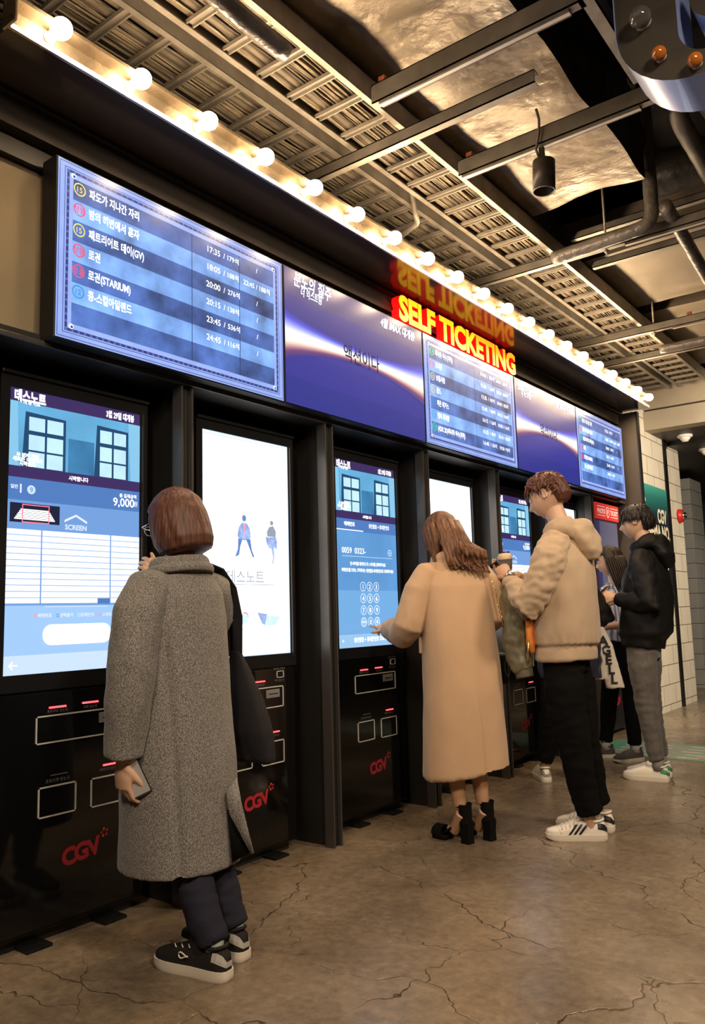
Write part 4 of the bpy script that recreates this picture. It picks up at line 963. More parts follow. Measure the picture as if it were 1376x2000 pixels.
def shoe(fig, heel, ang, m_up, m_sole, L=.285, h=1.0, name='shoe', sole_h=.028, tongue=None, lace=None, stripes=None, tab=None, straps=None):
    """heel = world point on the floor under the heel's back, ang = world direction of the toe"""
    M = Matrix.Translation(Vector(heel)) @ Matrix.Rotation(R(ang), 4, 'Z')
    T = (0, .03, .09, .18, .30, .42, .54, .66, .78, .88, .95, .985, 1)
    Wd = (.014, .026, .033, .036, .036, .037, .041, .0455, .047, .043, .033, .022, .008)
    Hh = (.060, .082, .090, .088, .086, .090, .088, .074, .061, .055, .049, .044, .036)
    def sp(t, v, sgn, off=.0018):
        for (ta, wa, ha), (tb, wb, hb) in zip(zip(T, Wd, Hh), zip(T[1:], Wd[1:], Hh[1:])):
            if ta <= t <= tb: break
        q = (t - ta) / (tb - ta); w_ = wa + (wb - wa) * q; hh = (ha + (hb - ha) * q) * h - .028 * h; p = .62 if t > .5 else .85
        sn = min(max(v, 0), 1) ** (1 / p); c = math.sqrt(1 - sn * sn)
        return M @ Vector((t * L - (off if t < .03 else 0), sgn * (w_ * c ** .75 + off), sole_h + hh * v + off * v))
    rings = []
    for t, w_, hh in zip(T, Wd, Hh):
        r = []; hh = sole_h + (hh * h - .028 * h) 
        for k in range(15):
            a = math.pi * k / 14
            r.append(M @ Vector((t * L, w_ * math.copysign(abs(math.cos(a)) ** .75, math.cos(a)), sole_h - .004 + (hh - sole_h + .004) * (math.sin(a) ** (.62 if t > .5 else .85)))))
        rings.append(r)
    up_ = MB().loft(rings, m_up); o = put(up_, name, fig.root, 50)
    sl = MB(); outl = [(t * (L + .008) - .004, w_ + .0035) for t, w_ in zip(T, Wd)]
    poly = outl + [(x, -y) for x, y in outl[::-1]]
    rr_ = []
    for zz, g in ((0, .985), (.003, 1.0), (sole_h * .5, 1.005), (sole_h, .995)):
        rr_.append([M @ Vector((L / 2 + (x - L / 2) * g, y * g, zz + (.010 * max(0, (x / L - .8) / .2) ** 2 if zz < sole_h * .4 else 0))) for x, y in poly])
    sl.loft(rr_, m_sole); put(sl, 'sole', o, 50)
    # collar opening
    put(MB().tube([M @ Vector((L * (.19 + .15 * math.cos(R(a))), .030 * math.sin(R(a)), sole_h + (.064 + .004 * math.cos(R(2 * a))) * h)) for a in range(0, 361, 24)], .0065, tongue or m_up, 7), 'collar', o)
    if lace:
        tg = MB(); tg.loft([[M @ Vector((x, y * wv, z + dz)) for wv, dz in ((-1, 0), (-.5, .006), (.5, .006), (1, 0), (.5, -.004), (-.5, -.004))] for x, y, z in ((.30 * L, .022, sole_h + .080 * h), (.38 * L, .024, sole_h + .072 * h), (.50 * L, .022, sole_h + .058 * h))], m_up); put(tg, 'tongue', o)
        put(MB().tube([sp(.80 - .05 * abs(v), 1 - abs(v) * .85, 1 if v > 0 else -1, .0005) for v in [q / 6 - 1 for q in range(13)]], .0014, m_sole, 5), 'toe_seam', o)
        for k in range(5):
            t = .46 + .065 * k; hz = sole_h + ((.088, .082, .074, .066, .060)[k] * h - .028 * h) * .97
            put(MB().tube([sp(t, .66, -1, .001), sp(t, .90, -1, .002), sp(t + .01, .995, -1, .003), sp(t + .01, .995, 1, .003), sp(t + .015, .90, 1, .002), sp(t + .015, .66, 1, .001)], .0034, lace, 6), 'lace', o)
        put(MB().tube([M @ Vector((.44 * L + .012 * math.cos(R(a)), .018 * math.sin(R(a)), sole_h + .068 * h + .008 * abs(math.sin(R(a))))) for a in range(0, 361, 30)], .0026, lace, 6), 'lace_bow', o)
    if stripes:
        for sgn in (1, -1):
            for k in range(3):
                tb = .60 - .085 * k; tt = tb - .13; st = MB(); vs = []
                for q in range(7):
                    v = .03 + .72 * q / 6; t = tb + (tt - tb) * q / 6; vs += [sp(t, v, sgn), sp(t + .046, v, sgn)]
                st.add(vs, [(2 * q, 2 * q + 1, 2 * q + 3, 2 * q + 2) for q in range(6)], stripes); put(st, 'stripe', o)
    if tab:
        tb_ = MB()
        for sgn in (1, -1):
            vs = []
            for t in (0, .03, .06, .09, .12, .15): vs += [sp(t, .30 + t * .8, sgn), sp(t, .52, sgn), sp(t, .80, sgn)]
            fs = []
            for q in range(5): fs += [(3 * q, 3 * q + 3, 3 * q + 4, 3 * q + 1), (3 * q + 1, 3 * q + 4, 3 * q + 5, 3 * q + 2)]
            tb_.add(vs, fs, tab)
        a_, b_ = [sp(0, v, 1) for v in (.3, .52, .8)], [sp(0, v, -1) for v in (.3, .52, .8)]
        tb_.add(a_ + b_, [(0, 1, 4, 3), (1, 2, 5, 4)], tab); put(tb_, 'heel_tab', o)
    if straps:
        for k in range(3):
            t = .50 + .11 * k; hz = sole_h + ((.088, .076, .064)[k] * h - .028 * h)
            s_ = MB(); vs = []
            for q in range(7):
                a = math.pi * q / 6; ww = .040 + .003 * k
                for dt in (-.026, .026): vs.append(M @ Vector(((t + dt) * L, ww * math.cos(a) * 1.0, sole_h + (hz - sole_h + .005) * math.sin(a) ** .7)))
            s_.add(vs, [(2 * q, 2 * q + 1, 2 * q + 3, 2 * q + 2) for q in range(6)], straps, True); put(s_, 'strap', o)
    return o
def hair_loft(mb, M, prof, m, n=88, amp=.004, freq=16, seed=0, opening=None, k=1.0):
    """prof rows: (z, half depth, half width, centre x); opening(z, angle from the front) -> 0..1 pulls the surface inside the head"""
    rows = []
    Z = [p[0] for p in prof]
    N = 46
    for j in range(N + 1):
        z = Z[0] + (Z[-1] - Z[0]) * (j / N)
        for a, b_ in zip(prof, prof[1:]):
            if (a[0] <= z <= b_[0]) or (a[0] >= z >= b_[0]):
                t = (z - a[0]) / (b_[0] - a[0]); q = [a[i] + (b_[i] - a[i]) * t for i in range(4)]; break
        r = []
        for i in range(n):
            th = 2 * math.pi * i / n
            d = amp * (noise.noise(Vector((math.cos(th) * freq * .5 + seed, math.sin(th) * freq * .5, z * 5))) + .6 * noise.noise(Vector((math.cos(th) * freq * 1.6, math.sin(th) * freq * 1.6 + seed, z * 9))))
            e = opening(z, abs((th + math.pi) % (2 * math.pi) - math.pi)) if opening else 0
            f = 1 - .5 * e
            r.append(M @ (Vector((q[3] + (q[1] + d) * math.cos(th) * f, (q[2] + d) * math.sin(th) * f, z)) * k))
        rows.append(r)
    mb.loft(rows, m)
def lock(mb, pts, r, m, n=6, squash=.55):
    N = len(pts); rad = [r * (0.55 + .45 * math.sin(math.pi * min(.5 + i / (N - 1) * .5, 1))) if i < N - 1 else r * .12 for i in range(N)]
    mb.tube(pts, rad, m, n, squash=squash)
def hairmat(name, c, c2):
    m = mat(name, c, .46, spec=.32, var=(1.0, .45, 4), stretch=(85, 85, 4), bump=(1.0, .35)); return m
SKIN = mat('skin', (.58, .36, .245), .48, var=(14, .05), spec=.4); SKIN_LEG = mat('skin_stocking', (.46, .26, .155), .5); LIP = mat('lip', (.46, .15, .13), .4)
IRIS = mat('iris_dark', (.012, .008, .006), .15)
def limbs(fig, mb, J, m, legs=True):
    """torso, neck, arms and legs of the body under the clothes; J: joints in (forward, left, up)"""
    w = fig.w
    p, c, nb = J['pelvis'], J['chest'], J['neck']
    mb.loft([fig.ring(p[0], p[1], p[2] - .09, .07, .10, 20), fig.ring(p[0], p[1], p[2], .085, .135, 20), fig.ring((p[0] + c[0]) / 2, 0, (p[2] + c[2]) / 2 - .03, .075, .115, 20), fig.ring(c[0], c[1], c[2], .09, .14, 20), fig.ring(nb[0], nb[1], nb[2] - .06, .065, .12, 20), fig.ring(nb[0], nb[1], nb[2], .05, .055, 20)], m)
    hc = J['head']
    mb.tube([w(nb[0] - .005, nb[1], nb[2] - .05), w((nb[0] + hc[0]) / 2 - .012, hc[1] * .5, (nb[2] + hc[2]) / 2 - .03), w(hc[0] - .02, hc[1], hc[2] - .03)], [.064, .052, .052], m, 16)
    for s_ in ('l', 'r'):
        sh, el, wr = J['sh' + s_], J['el' + s_], J['wr' + s_]
        mb.tube([w(nb[0], sh[1] * .3, nb[2] - .06), w(*sh), Vector(w(*sh)).lerp(w(*el), .5), w(*el), Vector(w(*el)).lerp(w(*wr), .4), w(*wr)], [.045, .046, .042, .034, .035, .024], m, 12)
        if legs:
            hp, kn, an = J['hp' + s_], J['kn' + s_], J['an' + s_]
            mb.tube([w(*hp), Vector(w(*hp)).lerp(w(*kn), .5), w(*kn), Vector(w(*kn)).lerp(w(*an), .32), w(*an)], [.082, .068, .050, .053, .032] if J.get('bare') else [.060, .056, .044, .046, .030], m, 14)
            if J.get('bare'): to = J['to' + s_]; mb.tube([w(an[0] - .02, an[1], an[2] - .03), w((an[0] + to[0]) / 2, (an[1] + to[1]) / 2, .05), w(*to)], [.03, .03, .016], m, 10)
            else: mb.tube([w(*an), w(an[0], an[1], .045)], [.031, .026], m, 10)
def body(fig, mb, voxel=.0048, mats=None, paint=None):
    me = fuse(mb, voxel, 2)
    for m in mats: me.materials.append(m)
    if paint:
        for p in me.polygons: p.material_index = paint(p.center)
    o = bpy.data.objects.new('body', me); COL.objects.link(o)
    for v in me.vertices: v.co -= fig.root.location
    o.parent = fig.root
    return o
def painter(M, k=1.0, extra=None):
    Mi = M.inverted()
    def f(c):
        q = (Mi @ c) / k
        if q.x > .085 and abs(q.y) < .022 - 9 * (q.z + .063) ** 2 * 10 and -.077 < q.z < -.050: return 1
        return extra(c) if extra else 0
    return f

# ------------------------------------------------------------------ fabrics
def cloth(name, c, rough=.8, var=None, bump=(160, .15), sheen=.0, stretch=(1, 1, 1)): return mat(name, c, rough, var=var or (5, .06), bump=bump, sheen=sheen, stretch=stretch, spec=.25)
def tweed(name, c1, c2):
    m = bpy.data.materials.new(name); m.use_nodes = True; nt = m.node_tree; N = nt.nodes; L = nt.links; b = N['Principled BSDF']
    tc = N.new('ShaderNodeTexCoord'); mp = N.new('ShaderNodeMapping'); mp.inputs['Rotation'].default_value = (.5, .3, .6); mp.inputs['Scale'].default_value = (420, 420, 190); L.new(tc.outputs['Object'], mp.inputs[0])
    n = N.new('ShaderNodeTexNoise'); n.inputs['Scale'].default_value = 1; n.inputs['Detail'].default_value = 2; L.new(mp.outputs[0], n.inputs['Vector'])
    r = N.new('ShaderNodeValToRGB'); r.color_ramp.elements[0].position = .40; r.color_ramp.elements[0].color = (*c1, 1); r.color_ramp.elements[1].position = .62; r.color_ramp.elements[1].color = (*c2, 1)
    L.new(n.outputs['Fac'], r.inputs[0]); L.new(r.outputs[0], b.inputs['Base Color']); b.inputs['Roughness'].default_value = .9; b.inputs['Sheen Weight'].default_value = .2; b.inputs['Specular IOR Level'].default_value = .2
    bp = N.new('ShaderNodeBump'); bp.inputs['Strength'].default_value = .5; bp.inputs['Distance'].default_value = .004; L.new(n.outputs['Fac'], bp.inputs['Height']); L.new(bp.outputs[0], b.inputs['Normal'])
    return m
M_TWEED = tweed('grey_tweed', (.085, .078, .072), (.30, .278, .255))
M_CAMEL = cloth('camel_wool', (.50, .325, .195), .85, (3, .05), (220, .12), .3)
M_HOODIE = cloth('beige_jersey', (.46, .335, .222), .85, (4, .05), (200, .12), .2)
M_PANTB = mat('black_twill', (.0045, .004, .004), .9, spec=.1, bump=(160, .15)); M_PANTN = cloth('navy_jersey', (.017, .0165, .029), .85, (8, .12)); M_PANTG = cloth('grey_wool', (.105, .096, .088), .85, (60, .14), (240, .2), .2, (1, 1, .3))
M_NAVY = mat('navy_nylon', (.012, .014, .035), .45, sheen=.1, bump=(9, .25)); M_BLACKJ = mat('black_nylon', (.0075, .007, .007), .6, spec=.2, bump=(30, .1)); M_OLIVE = mat('olive_nylon', (.135, .118, .070), .45, var=(5, .1), bump=(14, .3)); M_ORLIN = mat('orange_lining', (.62, .19, .03), .5, bump=(18, .3))
M_SHOEW = mat('white_leather', (.74, .69, .60), .42); M_SOLEW = mat('white_rubber', (.66, .60, .50), .55); M_SHOEB = cloth('black_canvas', (.014, .012, .011), .75); M_STRIPE = mat('black_leather', (.012, .012, .013), .4); M_GREEN = mat('green_leather', (.03, .22, .09), .45); M_SOCK = mat('pale_mint_sock', (.42, .52, .46), .85); M_SUEDE = mat('black_suede', (.007, .006, .0055), .95, spec=.08, bump=(120, .2)); M_SLIP = cloth('grey_canvas', (.075, .070, .072), .85)
H_AUBURN = hairmat('auburn_hair', (.092, .036, .022), None); H_BROWN = hairmat('chestnut_hair', (.12, .052, .024), None); H_MAROON = hairmat('dark_auburn_hair', (.085, .030, .018), None); H_DARK = hairmat('dark_brown_hair', (.022, .014, .010), None); H_BLACK = hairmat('black_hair', (.014, .010, .008), None)
BROW = mat('brow_hair', (.025, .017, .012), .6)
M_SILVER = mat('silver_metal', (.62, .60, .57), .22, metal=.9); M_GOLD = mat('gold_metal', (.75, .52, .22), .25, metal=1.0); M_PHONEB = mat('phone_black', (.012, .012, .013), .15); M_PHONEW = mat('phone_silver', (.55, .54, .53), .25, metal=.4)

def phone(label, M, front, back=None):
    t = thing('phone', label, 'phone', tuple(M.translation), 'phones in hands')
    put(MB().box((-.036, -.0035, -.073), (.036, .0035, .073), back or M_PHONEB, .003, M), 'case', t)
    put(MB().box((-.033, .0034, -.066), (.033, .0042, .066), front, 0, M), 'screen', t)
    return t
def strap_mesh(mb, pts, wv, th, m):
    """flat band through points; wv = width vector per point"""
    vs = []
    for i, p in enumerate(pts):
        p = Vector(p); t = (Vector(pts[min(i + 1, len(pts) - 1)]) - Vector(pts[max(i - 1, 0)])).normalized(); w = Vector(wv[i]); nn = t.cross(w).normalized() * th
        vs.append([p - w - nn, p + w - nn, p + w + nn, p - w + nn])
    mb.loft(vs, m, smooth=False)

# ------------------------------------------------------------------ person in the grey tweed coat
f = Fig('person', 'person with an auburn bob in a long grey tweed coat touching the first kiosk', .45, 1.94, 180)
HM = f.M(.125, -.005, 1.50, 6, 14)
J = dict(pelvis=(.04, 0, .86), chest=(.10, 0, 1.16), neck=(.10, 0, 1.34), head=(.125, -.005, 1.50), shl=(.09, .165, 1.255), ell=(.06, .235, .98), wrl=(.088, .245, .715), shr=(.10, -.165, 1.255), elr=(.21, -.235, 1.04), wrr=(.36, -.125, 1.262),
         hpl=(.09, .07, .84), knl=(.075, .055, .50), anl=(-.100, .028, .085), tol=(.08, .06, .03), hpr=(.10, -.07, .84), knr=(.085, -.065, .50), anr=(-.050, -.115, .085), tor=(.13, -.11, .03))
m = MB(); head_geo(m, HM, SKIN, .98, True); limbs(f, m, J, SKIN)
hand_geo(m, f.w(.090, .248, .69), f.w(.095, .236, .55) - f.w(.090, .248, .69), f.w(0, 1, .1) - f.w(0, 0, 0), 1, SKIN, (26, 34, 40, 46), thumb=(30, 30))
hand_geo(m, f.w(.365, -.12, 1.27), f.w(.40, -.108, 1.36) - f.w(.365, -.12, 1.27), f.w(-.9, .1, .3) - f.w(0, 0, 0), -1, SKIN, (14, 24, 32, 36), point=6)
body(f, m, .0046, [SKIN, LIP], painter(HM, .98)); face_details(f, None, HM, .98, IRIS, BROW)
# leggings, socks, shoes
m = MB()
for s_ in ('l', 'r'):
    hp, kn, an = J['hp' + s_], J['kn' + s_], J['an' + s_]
    m.tube([f.w(*hp), Vector(f.w(*hp)).lerp(f.w(*kn), .5), f.w(*kn), Vector(f.w(*kn)).lerp(f.w(*an), .4), Vector(f.w(*kn)).lerp(f.w(*an), .8), f.w(an[0], an[1], .098)], [.085, .075, .064, .066, .058, .050], M_PANTN, 16)
garment(f, 'leggings', m, M_PANTN, .009, 2, folds(.005, (9, 9, 9), .004, (16, 16, 45), 3))
for s_, heel, toe in (('l', (.616, 1.914, 0), 186), ('r', (.555, 2.052, 0), 180)):
    an = J['an' + s_]
    put(MB().tube([f.w(an[0] - .002, an[1], .05), f.w(an[0], an[1], .10), f.w(an[0], an[1], .135)], [.029, .032, .035], M_SOCK, 14), 'sock', f.root)
    shoe(f, heel, toe, M_SHOEB, M_SOLEW, .305, 1.05, sole_h=.032, lace=None, tab=mat('silver_patch', (.42, .40, .38), .5))
    if s_ == 'l':
        SM_ = Matrix.Translation(Vector(heel)) @ Matrix.Rotation(R(toe), 4, 'Z')
        em = MB().tube([SM_ @ Vector((.155 + .020 * math.cos(R(a)) , .0435 - .0, .062 + .008 * math.sin(R(2 * a)) * .6 + .006 * math.sin(R(a)))) for a in range(0, 361, 24)], .0026, M_SHOEW, 6)
        for dx in (.135, .165, .195): em.tube([SM_ @ Vector((dx, .033, .086 - (dx - .135) * .14)), SM_ @ Vector((dx + .012, .027, .094 - (dx - .135) * .14))], .0022, M_SHOEW, 5)
        put(em, 'shoe_emblem', f.root)
# coat
m = MB()
m.loft([f.ring(.095, 0, .312, .180, .205, 40, 2.6, .0), f.ring(.097, 0, .45, .178, .205, 40, 2.5), f.ring(.10, 0, .65, .172, .205, 40, 2.5), f.ring(.105, 0, .85, .158, .200, 40), f.ring(.105, 0, 1.02, .145, .192, 40), f.ring(.105, 0, 1.15, .135, .188, 40), f.ring(.10, 0, 1.24, .118, .172, 40), f.ring(.098, 0, 1.295, .095, .13, 40), f.ring(.10, 0, 1.33, .075, .088, 40)], M_TWEED)
L_ = lambda *a: f.W(a)
sl_fold = folds(.008, (9, 9, 6), .004, (20, 20, 14), 4)
body_mb = m; m = MB()
m.tube(L_((.10, .06, 1.27), (.092, .150, 1.248), (.08, .195, 1.17), (.065, .238, 1.0), (.07, .248, .85), (.088, .248, .705)), [.06, .082, .088, .083, .074, .062], M_TWEED, 18)
garment(f, 'sleeve', m, M_TWEED, .0095, 3, sl_fold); m = MB()
m.tube(L_((.10, -.06, 1.27), (.105, -.150, 1.248), (.15, -.20, 1.16), (.22, -.235, 1.05), (.30, -.18, 1.15), (.352, -.132, 1.25)), [.06, .082, .085, .075, .062, .052], M_TWEED, 18)
garment(f, 'sleeve', m, M_TWEED, .0095, 3, sl_fold); m = body_mb
# collar standing round the neck
m.tube(L_(*[(.10 + .082 * math.cos(R(a)), .098 * math.sin(R(a)), 1.335 - .012 * math.cos(R(a))) for a in range(30, 331, 20)]), [.019] * 16, M_TWEED, 10, squash=1.9, upv=(0, 0, 1))
def coat_fold(c):
    q = Vector(((c.x - f.x) * f.c + (c.y - f.y) * f.s, -(c.x - f.x) * f.s + (c.y - f.y) * f.c, c.z))
    v = folds(.010, (5, 5, 1.2), .003, (16, 16, 8), 2)(c)
    v -= .012 * math.exp(-((q.y - (.125 + .02 * q.z)) / .012) ** 2) * sstep(1.15, 1.0, q.z) * (q.x < .05)
    return v
garment(f, 'coat', m, M_TWEED, .0095, 3, coat_fold)
# open back vent: dark lining showing behind the flared edge
vp = lambda a, z, d: Vector((f.x + .664 * a - .748 * d, f.y + .748 * a + .664 * d, z))
def sheet(rows, th, mt, name):
    q = MB(); q.loft([[p_ + Vector((.748, -.664, 0)) * s_ for p_, s_ in ((r[0], 0), (r[1], 0), (r[1], th), (r[0], th))] for r in rows], mt); put(q, name, f.root)
sheet([(vp(.092, .50, -.030), vp(.102, .50, -.022)), (vp(.100, .42, -.030), vp(.140, .42, .0)), (vp(.108, .328, -.030), vp(.176, .350, .004))], .006, M_PANTB, 'coat_lining')
sheet([(vp(.090, .56, -.040), vp(.128, .60, -.004)), (vp(.100, .49, -.040), vp(.142, .52, -.004)), (vp(.138, .415, -.022), vp(.162, .435, -.002)), (vp(.172, .345, -.004), vp(.184, .347, .002))], .010, M_TWEED, 'coat_flap')
put(MB().tube(L_(*[(.10 + .105 * math.cos(R(a)), .122 * math.sin(R(a)), 1.316 - .018 * math.cos(R(a))) for a in range(60, 301, 15)]), .009, M_TWEED, 8, squash=2.0), 'collar_edge', f.root)
# hair: smooth bob, longer at the jaw, open at the face
m = MB()
PB = [(-.128, .055, .070, -.022), (-.118, .098, .094, -.022), (-.085, .112, .105, -.016), (-.04, .116, .108, -.010), (.02, .114, .102, -.008), (.07, .102, .088, -.006), (.105, .072, .062, -.006), (.125, .040, .034, -.006), (.134, .006, .006, -.006)]
hair_loft(m, HM, PB, H_AUBURN, 96, .0042, 15, 1.0, lambda z, th: (1 - sstep(.75, 1.05, th)) * (1 - sstep(.035, .06, z)))
put(m, 'hair', f.root)
# glasses temple and lens edge seen past the hair
put(MB().tube([HM @ Vector((.112, .012, .004)), HM @ Vector((.112, .048, .006)), HM @ Vector((.098, .075, .008)), HM @ Vector((.02, .084, .006))], .0022, M_SILVER, 6).tube([HM @ Vector((.110 + .002, .031 + .020 * math.cos(R(a)), .0 + .018 * math.sin(R(a)))) for a in range(0, 361, 30)], .0018, M_SILVER, 5).tube([HM @ Vector((.112, -.031 + .020 * math.cos(R(a)), .018 * math.sin(R(a)))) for a in range(0, 361, 30)], .0018, M_SILVER, 5), 'glasses', f.root)
rg = f.w(.098, .222, .612); put(MB().tube([rg + Vector((.011 * math.cos(R(a)), .009 * math.sin(R(a)), .002 * math.sin(R(a)))) for a in range(0, 361, 30)], .0016, M_SILVER, 6), 'ring', f.root)
PM = Matrix.Translation(f.w(.052, .226, .640)) @ Matrix.Rotation(R(215), 4, 'Z') @ Matrix.Rotation(R(24), 4, 'Y') @ Matrix.Rotation(R(-6), 4, 'X') @ Matrix.Scale(.86, 4)
phone('silver phone in a dark case held low beside the grey tweed coat', PM, M_PHONEW)
# tote bag
t = thing('tote_bag', 'black cloth tote bag hanging from the shoulder of the grey tweed coat', 'bag', tuple(f.w(.13, -.27, .62)))
M_TOTE = cloth('black_cotton', (.016, .0145, .017), .85, (6, .1))
m = MB(); rr_ = []
for z, a, b_ in ((.61, .10, .02), (.62, .125, .032), (.72, .125, .042), (.84, .10, .036), (.95, .06, .024), (1.03, .026, .012)): rr_.append(f.ring(.085 + (z - 1.03) * .12, -.262 - (1.03 - z) * .05, z, a, b_, 28, 3))
m.loft(rr_, M_TOTE); me = fuse(m, .01, 2); dent(me, folds(.010, (9, 9, 4), .003, (26, 26, 14), 6)); link_mesh(me, 'bag_body', t, [M_TOTE])
m = MB(); strap_mesh(m, f.W([(.10, -.120, 1.352), (.08, -.175, 1.33), (.065, -.225, 1.26), (.062, -.252, 1.15), (.075, -.262, 1.0)]), [f.w(.020, .004, 0) - f.w(0, 0, 0)] * 5, .003, M_TOTE)
strap_mesh(m, f.W([(.10, -.120, 1.352), (.125, -.175, 1.33), (.135, -.228, 1.26), (.125, -.258, 1.15), (.10, -.264, 1.0)]), [f.w(.020, .004, 0) - f.w(0, 0, 0)] * 5, .003, M_TOTE)
put(m, 'strap', t)

# ------------------------------------------------------------------ person in the camel coat
f = Fig('person', 'person with long chestnut hair in a camel coat pressing the keypad screen', .47, 3.72, 143)
HM = f.M(.10, .035, 1.565, 8, 22)
fin = Vector((-.146, 3.80, 1.095)); 
def loc(p): d = Vector(p) - Vector((f.x, f.y, 0)); return (d.x * f.c + d.y * f.s, -d.x * f.s + d.y * f.c, d.z)
wl = Vector((.005, 3.752, 1.055)); wlL = loc(wl)
J = dict(pelvis=(.0, 0, .94), chest=(.03, .01, 1.25), neck=(.055, .02, 1.43), head=(.10, .035, 1.565), shl=(.03, .165, 1.34), ell=(.04, .265, 1.055), wrl=wlL, shr=(.03, -.15, 1.34), elr=(-.02, -.235, 1.13), wrr=(.17, -.17, 1.10),
         bare=1, hpl=(0, .08, .92), knl=(-.01, .065, .52), anl=(-.045, .055, .175), tol=(.05, .08, .05), hpr=(0, -.08, .92), knr=(-.01, -.06, .52), anr=(-.035, -.075, .175), tor=(.07, -.06, .05))
m = MB(); head_geo(m, HM, SKIN, .96, True); limbs(f, m, J, SKIN)
hand_geo(m, wl, fin - wl, Vector((.25, -.35, .9)), 1, SKIN, (40, 55, 60, 60), point=2, k=.93, thumb=(50, 10))
hand_geo(m, f.w(.175, -.165, 1.10), f.w(.9, .4, .0) - f.w(0, 0, 0), Vector((0, 0, 1)), -1, SKIN, (30, 30, 30, 30), k=.93)
body(f, m, .0046, [SKIN, LIP, SKIN_LEG], painter(HM, .96, lambda c: 2 if c.z < .9 else 0)); face_details(f, None, HM, .96, IRIS, BROW)
m = MB(); ca = (.035, -.004)
m.loft([f.ring(.00, -.01, .335, .165, .225, 40, 2.7, .0, -.10), f.ring(.00, -.01, .5, .162, .218, 40, 2.6), f.ring(.0, -.008, .75, .158, .208, 40, 2.6), f.ring(.01, 0, 1.0, .15, .198, 40, 2.6), f.ring(.02, .003, 1.15, .142, .193, 40, 2.6), f.ring(.02, .005, 1.28, .125, .185, 40), f.ring(.025, .008, 1.36, .10, .155, 40), f.ring(.04, .01, 1.41, .078, .095, 40), f.ring(.05, .015, 1.44, .062, .068, 40)], M_CAMEL)
L_ = lambda *a: f.W(a)
we = Vector(wlL); el = Vector(J['ell']); body_mb = m; m = MB()
m.tube(L_((.03, .06, 1.37), (.028, .15, 1.345), (.03, .20, 1.26), (.038, .262, 1.08), tuple(el.lerp(we, .25) + Vector((.0, .0, -.02))), tuple(el.lerp(we, .6)), tuple(el.lerp(we, .93))), [.055, .075, .083, .082, .076, .070, .062], M_CAMEL, 18)
garment(f, 'sleeve', m, M_CAMEL, .0095, 3, sl_fold); m = MB()
m.tube(L_((.03, -.06, 1.37), (.028, -.14, 1.345), (.0, -.19, 1.25), (-.02, -.222, 1.12), (.07, -.20, 1.085), (.14, -.175, 1.095)), [.055, .072, .078, .076, .066, .058], M_CAMEL, 18)
garment(f, 'sleeve', m, M_CAMEL, .0095, 3, sl_fold); m = body_mb
m.tube(L_(*[(.045 + .078 * math.cos(R(a)), .015 + .085 * math.sin(R(a)), 1.425 - .015 * math.cos(R(a))) for a in range(30, 331, 20)]), .022, M_CAMEL, 10, squash=1.3, upv=(0, 0, 1))
def coat_fold2(c):
    q = loc(c); v = folds(.010, (5, 5, 1.0), .0035, (14, 14, 7), 8)(c)
    seam = -.01 - .10 * sstep(1.0, .4, q[2]) * .35
    v += .008 * math.tanh((q[1] - seam) / .008) * sstep(.95, .55, q[2]) * (q[0] < 0)
    return v
garment(f, 'coat', m, M_CAMEL, .0095, 3, coat_fold2)
put(MB().box((-.014, -.055, -.085), (.004, .055, .0), M_CAMEL, .006, f.M(.10, .182, 1.02, 68, 0, 0)), 'pocket_flap', f.root)
# hair: crown cap and long falling locks, curled at the right shoulder
m = MB()
PC = [(-.10, .098, .090, -.022), (-.04, .112, .100, -.016), (.02, .112, .098, -.010), (.07, .100, .085, -.008), (.105, .070, .060, -.008), (.125, .038, .033, -.008), (.134, .006, .006, -.008)]
hair_loft(m, HM, PC, H_BROWN, 96, .004, 15, 2.0, lambda z, th: (1 - sstep(.8, 1.1, th)) * (1 - sstep(.03, .06, z)), .97)
rr2 = random.Random(11)
for k in range(64):
    th = R(70 + 220 * (k + .5) / 64 + rr2.uniform(-3, 3)); rr0 = rr2.uniform(.92, 1.06)
    p0 = HM @ Vector((-.012 + .105 * math.cos(th) * rr0, .095 * math.sin(th) * rr0, .03 - .02 * rr2.random()))
    p1 = HM @ Vector((-.022 + .112 * math.cos(th) * rr0, .102 * math.sin(th) * rr0, -.06))
    side = math.sin(th)  # + left, - right
    bot = f.w(-.095 + .02 * rr2.random() + (.10 if abs(side) > .75 else 0), .015 + side * .100 - .028 * max(0, .4 - side) - .01, 1.40 + .035 * rr2.random())
    p2 = p1.lerp(bot, .62) + Vector((0, 0, .01)); cur = rr2.uniform(.005, .022)
    rdir = (f.w(-.4, -1, 0) - f.w(0, 0, 0)).normalized()
    lock(m, [p0, p1, p2, bot, bot + rdir * cur + Vector((0, 0, -.035)), bot + rdir * cur * 2.1 + Vector((0, 0, -.035 + .03 * rr2.random()))], rr2.uniform(.013, .019), H_BROWN, 7)
for k in range(16):
    b0 = f.w(-.105 + .012 * rr2.random(), .02 - .0098 * k, 1.445 + .02 * rr2.random() - .0022 * k); pts = [HM @ Vector((-.085 + .003 * k, -.030 - .0045 * k, -.02)), HM @ Vector((-.105 + .002 * k, -.045 - .004 * k, -.085)), b0 + Vector((0, 0, .03))]
    for q in range(8):
        a = q * .8 + rr2.random() * .6; pts.append(b0 + (f.w(0, -1, 0) - f.w(0, 0, 0)) * (.003 * q) + (f.w(-1, 0, 0) - f.w(0, 0, 0)) * (.010 * math.cos(a)) + Vector((0, 0, -.011 * q + .014 * math.sin(a))))
    lock(m, pts, .013, H_BROWN, 7)
put(m, 'hair', f.root)
